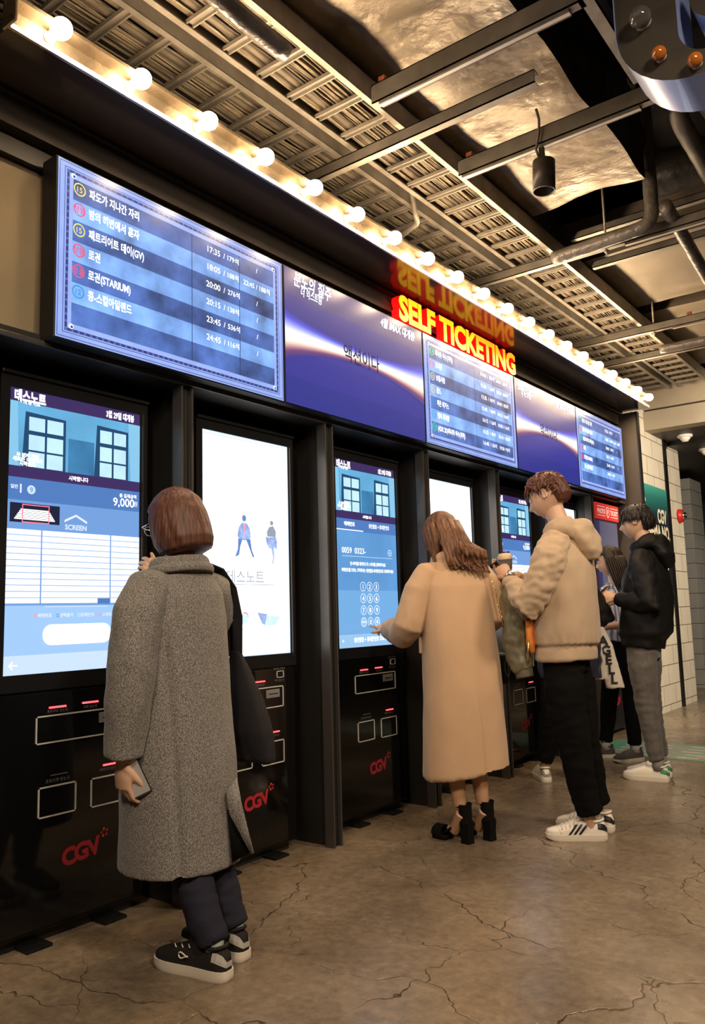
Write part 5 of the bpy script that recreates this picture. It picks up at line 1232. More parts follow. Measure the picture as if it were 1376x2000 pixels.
# block heel sandals
def heels(ankle, ang):
    M = Matrix.Translation(Vector((ankle.x, ankle.y, 0))) @ Matrix.Rotation(R(ang), 4, 'Z'); s_ = MB()
    s_.loft([[M @ Vector((-.052 + x * sc, y * sc, z)) for x, y in ((-.026, -.024), (.022, -.024), (.026, 0), (.022, .024), (-.026, .024), (-.032, 0))] for z, sc in ((0, 1.0), (.05, .96), (.095, 1.1))], M_SUEDE)
    o = put(s_, 'heel_sandal', f.root, 40)
    put(MB().loft([[M @ Vector((x, y, z)) for x, y in ((.06, -.036), (.10, -.042), (.145, -.036), (.165, 0), (.145, .036), (.10, .042), (.06, .036))] for z in (0, .024)], M_SUEDE), 'platform', o)
    put(MB().loft([[M @ Vector((x, y * wv, z)) for wv, z in ((-1, zz), (1, zz), (1, zz + .014), (-1, zz + .014))] for x, y, zz in ((-.075, .026, .094), (-.03, .030, .090), (.03, .032, .055), (.075, .037, .022))], M_SUEDE), 'footbed', o)
    u = MB(); rows = []
    for zz, rx in ((.095, .031), (.125, .034), (.150, .033), (.166, .034)): rows.append([M @ Vector((-.042 - rx * math.cos(R(a)) * .95, rx * math.sin(R(a)), zz)) for a in range(-105, 106, 15)])
    u.loft(rows, M_SUEDE, closed=False); rows2 = [[M @ Vector((-.042 - (rx + .004) * math.cos(R(a)) * .95, (rx + .004) * math.sin(R(a)), zz)) for a in range(-105, 106, 15)] for zz, rx in ((.09, .031), (.125, .034), (.165, .033), (.19, .036))]; u.loft(rows2, M_SUEDE, closed=False)
    put(u, 'counter', o)
    put(MB().tube([M @ Vector((-.035 + .037 * math.cos(R(a)), .037 * math.sin(R(a)), .178)) for a in range(0, 361, 24)], .0055, M_SUEDE, 7), 'ankle_strap', o)
    bd = MB(); rows = [[M @ Vector((x, .043 * math.cos(R(a)), .02 + .048 * math.sin(R(a)))) for a in range(0, 181, 18)] for x in (.085, .11, .14)]; rows.append([M @ Vector((.158, .030 * math.cos(R(a)), .02 + .034 * math.sin(R(a)))) for a in range(0, 181, 18)]); bd.loft(rows, M_SUEDE, closed=False); put(bd, 'toe_band', o)
heels(f.w(-.02, .055, 0), 172); heels(f.w(-.005, -.075, 0), 168)
# shoulder bag with chain
t = thing('shoulder_bag', 'small black bag on a gold chain behind the camel coat', 'bag', tuple(f.w(.05, -.26, .80)))
put(MB().box((-.10, -.035, -.09), (.10, .035, .07), mat('black_bag_leather', (.012, .011, .012), .3), .02, f.M(.10, -.245, .845)), 'bag_body', t)
put(MB().box((-.09, -.038, .05), (.10, .03, .075), mat('silver_flap', (.45, .46, .52), .2, metal=.8), .008, f.M(.10, -.245, .845)), 'flap', t)
chn = [Vector(f.w(*p)) for p in ((.10, -.12, 1.455), (.02, -.135, 1.425), (-.075, -.150, 1.36), (-.115, -.165, 1.25), (-.13, -.188, 1.1), (-.12, -.208, .97), (-.10, -.222, .90))]
fine = [];
for a, b_ in zip(chn, chn[1:]):
    k = max(2, int((b_ - a).length / .012))
    for q in range(k): fine.append(a.lerp(b_, q / k))
c_ = MB()
for i, p in enumerate(fine[:-1]):
    d = (fine[i + 1] - p).normalized(); sd = d.cross(Vector((0, 0, 1)) if abs(d.z) < .9 else Vector((1, 0, 0))).normalized(); sd = sd if i % 2 else d.cross(sd)
    c_.tube([p - d * .007, p + sd * .0042, p + d * .009, p - sd * .0042, p - d * .007], .0016, M_GOLD, 5, caps=False)
put(c_, 'chain', t)
put(MB().tube([Vector(f.w(-.10, -.222, .90)) + Vector((.012 * math.cos(R(a)), .006 * math.cos(R(a)), -.045 + .045 * math.sin(R(a)))) for a in range(0, 361, 24)], .004, mat('black_bag_leather'), 6), 'strap_loop', t)

# ------------------------------------------------------------------ person in the beige hoodie
def trousers(f, J, m_, r, cuff=.12, seed=0, fold=(.008, .005), name='trousers', top=None):
    m = MB()
    for s_ in ('l', 'r'):
        hp, kn, an = [Vector(f.w(*J[k + s_])) for k in ('hp', 'kn', 'an')]
        m.tube([hp.lerp(Vector(f.w(J['pelvis'][0], J['pelvis'][1], hp.z)), .25) + Vector((0, 0, .05)), hp.lerp(kn, .35), hp.lerp(kn, .75), kn, kn.lerp(an, .4), kn.lerp(an, .75), Vector((an.x, an.y, cuff))], [r[0] * .86, r[0], r[1] * 1.08, r[1], (r[1] + r[2]) / 2, r[2], r[2] * .97], m_, 18)
    p = J['pelvis']; m.loft([f.ring(p[0], p[1], p[2] - .10, .108, .150, 30), f.ring(p[0], p[1], p[2], .108, .150, 30), f.ring(p[0], p[1], p[2] + .08, .095, .13, 30)], m_)
    return garment(f, name, m, m_, .010, 2, folds(fold[0], (9, 9, 6), fold[1], (15, 15, 34), seed))
def short_hair(f, HM, mt, k, seed, prof, hairline, n_locks, length, droop, mess=.5, fringe=.05):
    rr = random.Random(seed); m = MB()
    hair_loft(m, HM, prof, mt, 88, .005, 12, seed, lambda z, th: max((1 - sstep(hairline[1], hairline[1] + .3, th)) * (1 - sstep(hairline[0] - .02, hairline[0] + .012, z)), (1 - sstep(1.85, 2.05, th)) * (1 - sstep(.018, .038, z))), k)
    for i in range(n_locks):
        th = rr.uniform(-math.pi, math.pi); ph = math.acos(rr.uniform(.10, .98))
        ph = min(ph * 1.12, 1.75) if abs(th) > 2.05 else min(ph, 1.05)
        x, y, z = math.sin(ph) * math.cos(th), math.sin(ph) * math.sin(th), math.cos(ph)
        p = Vector((x * .104 - .010, y * .086, z * .112 + .016)); nrm = Vector((x / .104, y / .086, z / .112)).normalized()
        tg = (Vector((math.cos(th) * .5 + droop[0], math.sin(th) + droop[1], droop[2])) + Vector((rr.uniform(-1, 1), rr.uniform(-1, 1), rr.uniform(-1, 1))) * mess); tg = (tg - nrm * tg.dot(nrm)).normalized()
        L = length * rr.uniform(.6, 1.2)
        pts = [p - nrm * .006, p + tg * L * .35 + nrm * .010, p + tg * L * .7 + nrm * .008 - Vector((0, 0, L * .10)), p + tg * L - Vector((0, 0, L * .28))]
        lock(m, [HM @ (q * k) for q in pts], rr.uniform(.006, .011) * k, mt, 6)
    for i in range(int(n_locks * fringe * 4)):
        y = rr.uniform(-.062, .062); a = Vector((.085 - abs(y) * .4, y, .088)); b_ = Vector((.107 - abs(y) * .45, y * 1.08 + rr.uniform(-.01, .01), .052)); c = Vector((.104 - abs(y) * .5, y * 1.15 + rr.uniform(-.012, .012), hairline[0] - .012 + rr.uniform(-.012, .01)))
        lock(m, [HM @ (q * k) for q in (a, b_, c)], .010 * k, mt, 6)
    return put(m, 'hair', f.root)

f = Fig('person', 'person in a beige hoodie and white striped sneakers looking down at a phone', .93, 4.0, 183)
HM = f.M(.045, .01, 1.735, 4, 20)
J = dict(pelvis=(.0, 0, .93), chest=(-.02, 0, 1.27), neck=(-.035, 0, 1.545), head=(.045, .01, 1.735), shl=(-.03, .185, 1.455), ell=(.085, .245, 1.165), wrl=(.245, .115, 1.325), shr=(-.03, -.185, 1.455), elr=(.07, -.235, 1.18), wrr=(.27, -.05, 1.34),
         hpl=(.0, .085, .90), knl=(-.025, .04, .50), anl=(-.070, -.025, .09), tol=(.08, .07, .03), hpr=(.0, -.085, .90), knr=(-.02, -.13, .50), anr=(-.055, -.205, .09), tor=(.12, -.07, .03))
m = MB(); head_geo(m, HM, SKIN, 1.0); limbs(f, m, J, SKIN)
hand_geo(m, f.w(.245, .115, 1.325), f.w(.32, .055, 1.395) - f.w(.245, .115, 1.325), f.w(-.1, .8, .2) - f.w(0, 0, 0), 1, SKIN, (38, 40, 42, 44), thumb=(40, 15))
hand_geo(m, f.w(.27, -.05, 1.335), f.w(.37, -.01, 1.375) - f.w(.27, -.05, 1.335), f.w(.3, -.2, -.9) - f.w(0, 0, 0), -1, SKIN, (28, 30, 32, 34), thumb=(55, 30))
body(f, m, .0048, [SKIN, LIP], painter(HM)); face_details(f, None, HM, 1.0, IRIS, BROW)
trousers(f, J, M_PANTB, (.102, .088, .068), .135, 5, (.009, .006))
m = MB()
m.loft([f.ring(.0, 0, .885, .146, .186, 40, 2.5), f.ring(.0, 0, .945, .147, .187, 40, 2.5), f.ring(-.005, 0, .965, .158, .200, 40, 2.5), f.ring(-.012, 0, 1.08, .158, .205, 40, 2.5), f.ring(-.022, 0, 1.25, .150, .212, 40, 2.5), f.ring(-.032, 0, 1.39, .132, .208, 40), f.ring(-.036, 0, 1.475, .105, .165, 40), f.ring(-.036, 0, 1.53, .078, .098, 40), f.ring(-.03, 0, 1.56, .066, .072, 40)], M_HOODIE)
L_ = lambda *a: f.W(a)
def hood_fold(c):
    v = folds(.014, (6, 6, 3.2), .005, (18, 18, 10), 14)(c) - .006 * abs(math.sin((c.x + c.y) * 60)) * sstep(1.03, .965, c.z) * sstep(.93, .957, c.z)
    for zb in (.957,): v -= .010 * math.exp(-((c.z - zb) / .010) ** 2)
    return v
garment(f, 'hoodie', m, M_HOODIE, .0095, 3, hood_fold)
sl_fold = folds(.010, (10, 10, 12), .0085, (26, 26, 34), 9)
for sg, el, wr in ((1, J['ell'], J['wrl']), (-1, J['elr'], J['wrr'])):
    e_, w_ = Vector(el), Vector(wr); m = MB()
    m.tube(L_((-.035, sg * .05, 1.49), (-.032, sg * .14, 1.475), (-.02, sg * .205, 1.395), tuple(Vector((.02, sg * .235, 1.28))), tuple(e_ + Vector((0, 0, -.005))), tuple(e_.lerp(w_, .35)), tuple(e_.lerp(w_, .62)), tuple(e_.lerp(w_, .68)), tuple(e_.lerp(w_, .86))), [.055, .080, .086, .080, .078, .070, .058, .046, .044], M_HOODIE, 18)
    garment(f, 'sleeve', m, M_HOODIE, .0085, 2, sl_fold)
# hood lying on the back
m = MB()
m.tube(L_(*[(-.045 + .098 * math.cos(R(a)), .105 * math.sin(R(a)), 1.560 - .030 * math.cos(R(a)) - (.035 if abs(a - 180) < 60 else 0)) for a in range(25, 336, 15)]), [.030 + .016 * math.sin(R((a - 25) * 180 / 310)) for a in range(25, 336, 15)], M_HOODIE, 12, squash=1.25, upv=(0, 0, 1))
m.loft([f.ring(-.125, 0, 1.555, .055, .125, 30, 2.2), f.ring(-.150, 0, 1.50, .060, .118, 30, 2.2), f.ring(-.165, 0, 1.44, .052, .085, 30, 2.2), f.ring(-.165, 0, 1.39, .032, .045, 30, 2.2)], M_HOODIE)
garment(f, 'hood', m, M_HOODIE, .009, 3, folds(.012, (10, 10, 10), .005, (26, 26, 26), 21))
PR = [(-.055, .075, .068, -.035), (-.025, .108, .086, -.022), (.02, .115, .094, -.014), (.06, .112, .093, -.010), (.09, .094, .080, -.008), (.115, .064, .056, -.008), (.132, .03, .026, -.008), (.137, .004, .004, -.008)]
short_hair(f, HM, H_MAROON, 1.0, 4, PR, (.052, 1.15), 190, .055, (.35, 0, .15), .75, .06)
put(MB().lathe([(0, -.004), (.004, 0), (0, .004)], M_SILVER, Matrix.Translation(HM @ Vector((-.010, .088, -.026))), 10), 'earring', f.root)
shoe(f, (1.062, 4.070, 0), 208, M_SHOEW, M_SOLEW, .295, 1.05, sole_h=.030, lace=M_SHOEW, stripes=M_STRIPE, tab=M_STRIPE)
shoe(f, (1.045, 4.225, 0), 188, M_SHOEW, M_SOLEW, .295, 1.05, sole_h=.030, lace=M_SHOEW, stripes=M_STRIPE, tab=M_STRIPE)
wt = Vector(f.w(.232, .125, 1.312)); ax = (Vector(f.w(.245, .115, 1.325)) - Vector(f.w(.085, .245, 1.165))).normalized(); b1 = ax.cross(Vector((0, 0, 1))).normalized(); b2 = ax.cross(b1)
wa = put(MB().tube([wt + b1 * .031 * math.cos(R(a)) + b2 * .031 * math.sin(R(a)) for a in range(0, 361, 20)], .0065, M_SILVER, 8), 'watch', f.root)
put(MB().tube([wt + b2 * -.030, wt + b2 * -.041], .019, M_SILVER, 18), 'watch_case', wa)
# phone and cup in the hands
PM = Matrix.Translation(f.w(.385, .005, 1.385)) @ Matrix.Rotation(f.a - R(88), 4, 'Z') @ Matrix.Rotation(R(62), 4, 'X')
phone('dark phone held up by the person in the beige hoodie', PM, M_PHONEB)
t = thing('iced_coffee_cup', 'clear cup of iced coffee behind the watch hand of the beige hoodie', 'cup', tuple(f.w(.285, .03, 1.33)))
CM = Matrix.Translation(f.w(.285, .035, 1.315)) @ Matrix.Rotation(R(6), 4, 'X')
put(MB().lathe([(.028, 0), (.040, .105), (.0385, .105), (.027, .003), (0, .003)], mat('cup_plastic', (.8, .8, .78), .08, trans=.9), CM, 24), 'cup_body', t)
put(MB().lathe([(0, .005), (.0265, .005), (.0335, .062), (.037, .085), (0, .085)], mat('coffee', (.10, .032, .012), .25), CM, 24), 'drink', t)
put(MB().lathe([(.0415, .103), (.0415, .110), (.036, .125), (.028, .136), (0, .138)], mat('whipped_top', (.52, .40, .27), .5), CM, 24), 'lid', t)
# olive bomber over the forearm
t = thing('bomber_jacket', 'olive bomber jacket with orange lining draped over the hoodie arm', 'jacket', tuple(f.w(.21, .15, .84)))
m = MB()
m.tube(L_((.08, .225, 1.12), (.14, .195, 1.19), (.20, .14, 1.235), (.235, .08, 1.245)), [.055, .070, .068, .05], M_OLIVE, 16)
m.loft([f.ring(.165, .14, 1.21, .070, .080, 28), f.ring(.185, .145, 1.10, .068, .075, 28), f.ring(.180, .15, .99, .060, .07, 28), f.ring(.165, .15, .93, .040, .05, 28)], M_OLIVE)
m.tube(L_((.185, .15, 1.10), (.205, .165, .99), (.185, .165, .90), (.165, .16, .845)), [.065, .066, .058, .050], M_OLIVE, 16)
me = fuse(m, .0095, 2); dent(me, folds(.016, (13, 13, 8), .006, (30, 30, 26), 17)); link_mesh(me, 'shell', t, [M_OLIVE])
put(MB().tube(L_((.167, .161, .852), (.160, .16, .815), (.158, .16, .805)), [.048, .045, .046], mat('olive_rib', (.10, .085, .05), .8, bump=(90, .4)), 18), 'cuff', t)
m = MB(); m.loft([f.ring(.105, .185, 1.10, .020, .040, 20), f.ring(.110, .180, 1.03, .022, .046, 20), f.ring(.105, .188, .97, .022, .030, 20), f.ring(.10, .185, .93, .006, .008, 20)], M_ORLIN)
me = fuse(m, .008, 2); dent(me, folds(.010, (16, 16, 10), .004, (34, 34, 30), 3)); link_mesh(me, 'lining', t, [M_ORLIN])
put(MB().tube(L_((.105, .222, .99), (.110, .222, .93), (.118, .21, .88)), .004, M_GOLD, 6), 'zipper', t)

# ------------------------------------------------------------------ person in the navy jacket, mostly hidden behind the hoodie
f = Fig('person', 'person in a padded navy jacket mostly hidden behind the beige hoodie', .44, 5.27, 150)
HM = f.M(.07, .0, 1.53, 0, 18)
J = dict(pelvis=(.03, 0, .86), chest=(.03, 0, 1.16), neck=(.03, 0, 1.37), head=(.07, 0, 1.53), shl=(.03, .16, 1.29), ell=(.10, .255, 1.10), wrl=(.30, .16, 1.17), shr=(.02, -.17, 1.33), elr=(.0, -.285, 1.08), wrr=(.14, -.20, 1.02),
         hpl=(.03, .08, .83), knl=(.09, .115, .46), anl=(.155, .155, .085), tol=(.26, .12, .03), hpr=(.03, -.08, .83), knr=(.02, -.085, .46), anr=(-.0, -.09, .085), tor=(.14, -.10, .03))
m = MB(); head_geo(m, HM, SKIN, .95, True); limbs(f, m, J, SKIN)
hand_geo(m, f.w(.30, .16, 1.15), f.w(.8, -.2, .4) - f.w(0, 0, 0), f.w(-.2, .3, .9) - f.w(0, 0, 0), 1, SKIN, k=.9); hand_geo(m, f.w(.14, -.20, 1.02), f.w(.9, .2, -.2) - f.w(0, 0, 0), f.w(0, 0, 1) - f.w(0, 0, 0), -1, SKIN, k=.9)
body(f, m, .006, [SKIN, LIP], painter(HM, .95)); face_details(f, None, HM, .95, IRIS, BROW)
m = MB(); hair_loft(m, HM, [(-.14, .085, .085, -.03), (-.09, .108, .10, -.02)] + PB[3:], H_DARK, 72, .004, 15, 5.0, lambda z, th: (1 - sstep(.75, 1.05, th)) * (1 - sstep(.035, .06, z)), .95); put(m, 'hair', f.root)
trousers(f, J, M_PANTB, (.10, .082, .062), .13, 8)
m = MB(); m.loft([f.ring(.02, 0, .68, .165, .205, 36), f.ring(.02, 0, .80, .175, .215, 36), f.ring(.02, 0, 1.0, .165, .21, 36), f.ring(.02, 0, 1.2, .15, .205, 36), f.ring(.02, 0, 1.30, .11, .16, 36), f.ring(.03, 0, 1.38, .08, .085, 36)], M_NAVY)
L_ = lambda *a: f.W(a)
garment(f, 'jacket', m, M_NAVY, .011, 2, folds(.016, (8, 8, 14), .005, (22, 22, 22), 2))
for sg, el, wr in ((1, J['ell'], J['wrl']), (-1, J['elr'], J['wrr'])):
    e_, w_ = Vector(el), Vector(wr); m = MB(); m.tube(L_((.03, sg * .06, 1.32), (.03, sg * .16, 1.30), tuple(Vector((.03, sg * .16, 1.29)).lerp(e_, .5)), tuple(e_), tuple(e_.lerp(w_, .5)), tuple(e_.lerp(w_, .9))), [.06, .082, .088, .088, .078, .055], M_NAVY, 16)
    garment(f, 'sleeve', m, M_NAVY if sg > 0 else M_BLACKJ, .010, 2, folds(.014, (12, 12, 16), .004, (26, 26, 26), 6), [])

for an, ang in ((J['anl'], 128), (J['anr'], 140)):
    hl = Vector(f.w(an[0], an[1], 0)) - Vector((math.cos(R(ang)), math.sin(R(ang)), 0)) * .062
    shoe(f, tuple(hl), ang, M_SHOEW, M_SOLEW, .27, 1.0, tab=mat('grey_tab', (.3, .28, .26), .5), lace=M_SHOEW)
# white garment with black letter lettering hanging over the arm
t = thing('sweatshirt', 'white sweatshirt with black gothic letters hanging beside the navy jacket', 'sweatshirt', tuple(f.w(-.05, -.30, .6)))
M_WSW = cloth('white_fleece', (.62, .57, .50), .85, (6, .05)); m = MB()
rx = f.w(-.573, -.82, 0) - f.w(0, 0, 0); rx.z = 0; ry = f.w(-.82, .573, 0) - f.w(0, 0, 0); ry.z = 0
A = [f.w(*p) for p in ((-.005, -.235, 1.02), (-.02, -.26, .90), (-.035, -.285, .76), (-.05, -.315, .60))]
rr_ = []
for p, w_ in zip(A, (.040, .055, .062, .064)): rr_.append([p + rx * (w_ * math.cos(a)) + ry * (.026 * math.sin(a)) for a in [2 * math.pi * k / 20 for k in range(20)]])
m.loft(rr_, M_WSW); m.tube(f.W([(.02, -.18, 1.0), (.02, -.20, .85), (.02, -.21, .66)]), [.05, .070, .065], M_WSW, 16)
me = fuse(m, .009, 2); dent(me, folds(.008, (12, 12, 5), .003, (30, 30, 20), 7)); link_mesh(me, 'sleeve', t, [M_WSW])
w = MB()
for k, ch_ in enumerate('AGELL'):
    p = Vector(A[0]).lerp(Vector(A[3]), .30 + .155 * k); xd, nd = rx, ry
    LM = Matrix(((xd.x, 0, nd.x, 0), (xd.y, 0, nd.y, 0), (0, 1, 0, 0), (0, 0, 0, 1))); LM.translation = p + nd * .036
    w.text(ch_, .085, LM, M_STRIPE, bold=.03)
put(w, 'lettering', t)

# ------------------------------------------------------------------ person with long dark hair in the striped shirt
f = Fig('person', 'person with long dark hair in a striped shirt beside the black hooded jacket', .425, 6.24, 232)
HM = f.M(.03, .0, 1.50, -30, 8)
J = dict(pelvis=(-.05, -.02, .90), chest=(-.05, -.01, 1.17), neck=(-.03, 0, 1.345), head=(.03, 0, 1.50), shl=(-.04, .16, 1.27), ell=(-.03, .215, 1.02), wrl=(.17, .10, 1.0), shr=(-.05, -.16, 1.27), elr=(-.02, -.22, 1.02), wrr=(.15, -.06, 1.13),
         hpl=(-.05, .07, .87), knl=(-.03, .085, .48), anl=(-.03, .085, .085), tol=(.12, .09, .03), hpr=(-.05, -.10, .87), knr=(.03, -.115, .48), anr=(.085, -.125, .085), tor=(.14, -.12, .03))
m = MB(); head_geo(m, HM, SKIN, .94, True); limbs(f, m, J, SKIN)
hand_geo(m, f.w(.17, .10, 1.0), f.w(.6, -.8, .1) - f.w(0, 0, 0), f.w(.6, .6, .3) - f.w(0, 0, 0), 1, SKIN, k=.9); hand_geo(m, f.w(.15, -.06, 1.13), f.w(.5, .6, .6) - f.w(0, 0, 0), f.w(.7, -.5, .2) - f.w(0, 0, 0), -1, SKIN, (30, 35, 40, 40), k=.9)
body(f, m, .005, [SKIN, LIP], painter(HM, .94)); face_details(f, None, HM, .94, IRIS, BROW)
m = MB(); PL = [(-.26, .05, .095, -.065), (-.20, .065, .108, -.055), (-.12, .085, .104, -.040), (-.05, .108, .098, -.020)] + [(z, a, b_, c) for z, a, b_, c in PB[4:]]
hair_loft(m, HM, PL, H_DARK, 96, .005, 15, 7.0, lambda z, th: (1 - sstep(.85, 1.2, th)) * (1 - sstep(.04, .075, z)), .96)
rr2 = random.Random(5)
for k in range(26):
    th = R(62 + 236 * (k + .5) / 26); p0 = HM @ Vector((-.012 + .10 * math.cos(th), .092 * math.sin(th), .03)); p1 = HM @ Vector((-.022 + .108 * math.cos(th), .104 * math.sin(th), -.06)); p2 = HM @ Vector((-.035 + .085 * math.cos(th), .112 * math.sin(th), -.17)); p3 = HM @ Vector((-.055 + .07 * math.cos(th), .112 * math.sin(th), -.27 - .03 * rr2.random()))
    lock(m, [p0, p1, p2, p3], .016, H_DARK, 7)
for k in range(16):
    y = -.045 + .09 * k / 15; lock(m, [HM @ Vector((.075 - abs(y) * .3, y * .8, .098)), HM @ Vector((.104 - abs(y) * .4, y * 1.05, .060)), HM @ Vector((.108 - abs(y) * .7, y * 1.25, .030 - abs(y) * .3))], .009, H_DARK, 6)
put(m, 'hair', f.root)
def stripe_mat():
    m = bpy.data.materials.new('striped_cotton'); m.use_nodes = True; nt = m.node_tree; N = nt.nodes; L = nt.links; b = N['Principled BSDF']
    tc = N.new('ShaderNodeTexCoord'); wv = N.new('ShaderNodeTexWave'); wv.wave_type = 'BANDS'; wv.bands_direction = 'DIAGONAL'; wv.inputs['Scale'].default_value = 26
    mp = N.new('ShaderNodeMapping'); mp.inputs['Scale'].default_value = (1, 1, .05); L.new(tc.outputs['Object'], mp.inputs[0]); L.new(mp.outputs[0], wv.inputs[0])
    r = N.new('ShaderNodeValToRGB'); r.color_ramp.elements[0].position = .55; r.color_ramp.elements[0].color = (.62, .60, .60, 1); r.color_ramp.elements[1].position = .7; r.color_ramp.elements[1].color = (.16, .17, .27, 1)
    L.new(wv.outputs[0], r.inputs[0]); L.new(r.outputs[0], b.inputs['Base Color']); b.inputs['Roughness'].default_value = .8; return m
M_SHIRT = stripe_mat(); L_ = lambda *a: f.W(a)
m = MB(); m.loft([f.ring(-.05, -.02, .885, .115, .165, 36), f.ring(-.05, -.015, 1.0, .118, .165, 36), f.ring(-.05, -.01, 1.15, .12, .165, 36), f.ring(-.045, 0, 1.26, .10, .15, 36), f.ring(-.035, 0, 1.325, .065, .085, 36)], M_SHIRT)
garment(f, 'shirt', m, M_SHIRT, .009, 2, folds(.010, (10, 10, 5), .004, (25, 25, 20), 3))
for sg, el, wr in ((1, J['ell'], J['wrl']), (-1, J['elr'], J['wrr'])):
    e_, w_ = Vector(el), Vector(wr); m = MB(); m.tube(L_((-.04, sg * .06, 1.295), (-.04, sg * .15, 1.275), tuple(Vector((-.04, sg * .16, 1.27)).lerp(e_, .5)), tuple(e_), tuple(e_.lerp(w_, .25))), [.04, .062, .062, .058, .05], M_SHIRT, 14)
    garment(f, 'sleeve', m, M_SHIRT, .008, 2, folds(.007, (12, 12, 12), .003, (26, 26, 26), 6))
put(MB().tube(L_(*[(-.015 + .062 * math.cos(R(a)), .066 * math.sin(R(a)), 1.335 - .035 * math.cos(R(a))) for a in range(-150, 151, 20)]), .016, M_SHIRT, 8, squash=1.5, upv=(0, 0, 1)), 'collar', f.root)
trousers(f, J, M_PANTB, (.092, .068, .052), .12, 13, (.004, .003))
for sg, an, aim in ((1, J['anl'], 236), (-1, J['anr'], 214)):
    put(MB().tube([f.w(an[0], an[1], .06), f.w(an[0], an[1], .10), f.w(an[0], an[1], .135)], [.036, .036, .037], mat('white_sock', (.55, .53, .50), .85), 12).tube([f.w(an[0] + .038 * math.cos(R(a)), an[1] + .038 * math.sin(R(a)), .118) for a in range(0, 361, 30)], .003, mat('navy_band', (.03, .035, .09), .8), 5), 'sock', f.root)
    hl = Vector(f.w(an[0], an[1], 0)) - Vector((math.cos(R(aim)), math.sin(R(aim)), 0)) * .062; shoe(f, tuple(hl), aim, M_SLIP, M_SOLEW, .25, .95, sole_h=.026)

# ------------------------------------------------------------------ person in the black hooded jacket
f = Fig('person', 'person in a black hooded jacket and grey trousers in white strap sneakers', .80, 5.64, 186)
HM = f.M(-.015, .0, 1.725, 0, 5)
J = dict(pelvis=(-.01, 0, .90), chest=(-.055, 0, 1.25), neck=(-.085, 0, 1.545), head=(-.015, 0, 1.725), shl=(-.06, .18, 1.44), ell=(-.13, .245, 1.165), wrl=(.13, .13, 1.205), shr=(-.06, -.18, 1.44), elr=(-.08, -.24, 1.15), wrr=(.14, -.06, 1.20),
         hpl=(-.005, .085, .88), knl=(-.02, .085, .48), anl=(-.065, .08, .09), tol=(.10, .08, .03), hpr=(-.005, -.085, .88), knr=(-.01, -.08, .48), anr=(-.055, -.08, .09), tor=(.11, -.08, .03))
m = MB(); head_geo(m, HM, SKIN, 1.0); limbs(f, m, J, SKIN)
hand_geo(m, f.w(.13, .13, 1.205), f.w(.9, -.2, .35) - f.w(0, 0, 0), f.w(.1, .7, .4) - f.w(0, 0, 0), 1, SKIN, (30, 32, 34, 36)); hand_geo(m, f.w(.14, -.06, 1.20), f.w(.9, .1, .3) - f.w(0, 0, 0), f.w(.1, -.8, .3) - f.w(0, 0, 0), -1, SKIN)
body(f, m, .0048, [SKIN, LIP], painter(HM)); face_details(f, None, HM, 1.0, IRIS, BROW)
trousers(f, J, M_PANTG, (.096, .074, .056), .135, 15, (.006, .006))
L_ = lambda *a: f.W(a)
m = MB(); m.loft([f.ring(-.01, 0, .875, .130, .182, 36, 2.3, .12), f.ring(-.012, 0, .93, .135, .188, 36, 2.3, .08), f.ring(-.03, 0, .965, .170, .205, 36), f.ring(-.05, 0, 1.10, .172, .212, 36), f.ring(-.058, 0, 1.28, .158, .212, 36), f.ring(-.065, 0, 1.41, .125, .198, 36), f.ring(-.075, 0, 1.49, .092, .14, 36), f.ring(-.078, 0, 1.55, .07, .08, 36)], M_BLACKJ)
garment(f, 'jacket', m, M_BLACKJ, .010, 2, folds(.014, (8, 8, 7), .005, (20, 20, 16), 12))
sl_fold = folds(.010, (12, 12, 12), .005, (26, 26, 24), 19)
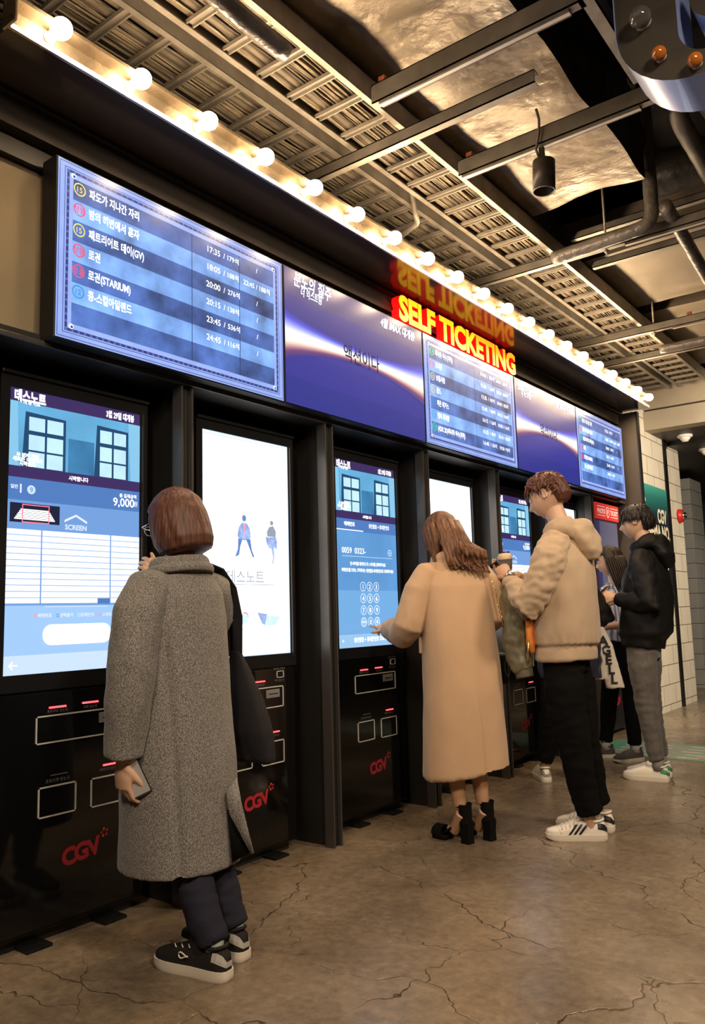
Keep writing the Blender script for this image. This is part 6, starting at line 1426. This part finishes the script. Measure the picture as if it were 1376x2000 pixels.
for sg, el, wr in ((1, J['ell'], J['wrl']), (-1, J['elr'], J['wrr'])):
    e_, w_ = Vector(el), Vector(wr); m = MB(); m.tube(L_((-.07, sg * .05, 1.48), (-.065, sg * .14, 1.465), tuple(Vector((-.07, sg * .20, 1.40))), tuple(Vector((-.10, sg * .225, 1.28))), tuple(e_), tuple(e_.lerp(w_, .35)), tuple(e_.lerp(w_, .7)), tuple(e_.lerp(w_, .92))), [.055, .080, .088, .086, .084, .074, .062, .046], M_BLACKJ, 18)
    garment(f, 'sleeve', m, M_BLACKJ, .009, 2, sl_fold)
m = MB()
m.tube(L_(*[(-.085 + .095 * math.cos(R(a)), .098 * math.sin(R(a)), 1.575 - .035 * math.cos(R(a)) - (.03 if abs(a - 180) < 60 else 0)) for a in range(20, 341, 16)]), [.028 + .018 * math.sin(R((a - 20) * 180 / 320)) for a in range(20, 341, 16)], M_BLACKJ, 12, squash=1.3, upv=(0, 0, 1))
m.loft([f.ring(-.165, 0, 1.56, .055, .125, 30, 2.2), f.ring(-.195, 0, 1.50, .060, .118, 30, 2.2), f.ring(-.205, 0, 1.44, .048, .085, 30, 2.2), f.ring(-.20, 0, 1.40, .028, .045, 30, 2.2)], M_BLACKJ)
garment(f, 'hood', m, M_BLACKJ, .009, 2, folds(.010, (10, 10, 10), .005, (26, 26, 26), 5))
PR2 = [(-.055, .072, .066, -.035), (-.025, .104, .084, -.022), (.02, .114, .096, -.014), (.06, .113, .096, -.008), (.09, .097, .084, -.006), (.115, .066, .058, -.006), (.130, .03, .026, -.006), (.134, .004, .004, -.006)]
short_hair(f, HM, H_BLACK, 1.0, 9, PR2, (.050, 1.25), 150, .060, (.15, 0, -.9), .14, .14)
shoe(f, tuple(f.w(-.128, .082, 0)), 182, M_SHOEW, M_SOLEW, .295, 1.05, sole_h=.030, straps=M_SHOEW, tab=M_GREEN); shoe(f, tuple(f.w(-.118, -.08, 0)), 186, M_SHOEW, M_SOLEW, .295, 1.05, sole_h=.030, straps=M_SHOEW, tab=M_GREEN)
for sg, an in ((1, J['anl']), (-1, J['anr'])): put(MB().tube([f.w(an[0], an[1], .07), f.w(an[0], an[1], .16)], .039, mat('grey_sock', (.25, .24, .22), .9), 12), 'sock', f.root)
phone('phone held between the striped shirt and the black hooded jacket', Matrix.Translation(f.w(.235, .085, 1.245)) @ Matrix.Rotation(f.a - R(90), 4, 'Z') @ Matrix.Rotation(R(50), 4, 'X'), M_PHONEB)
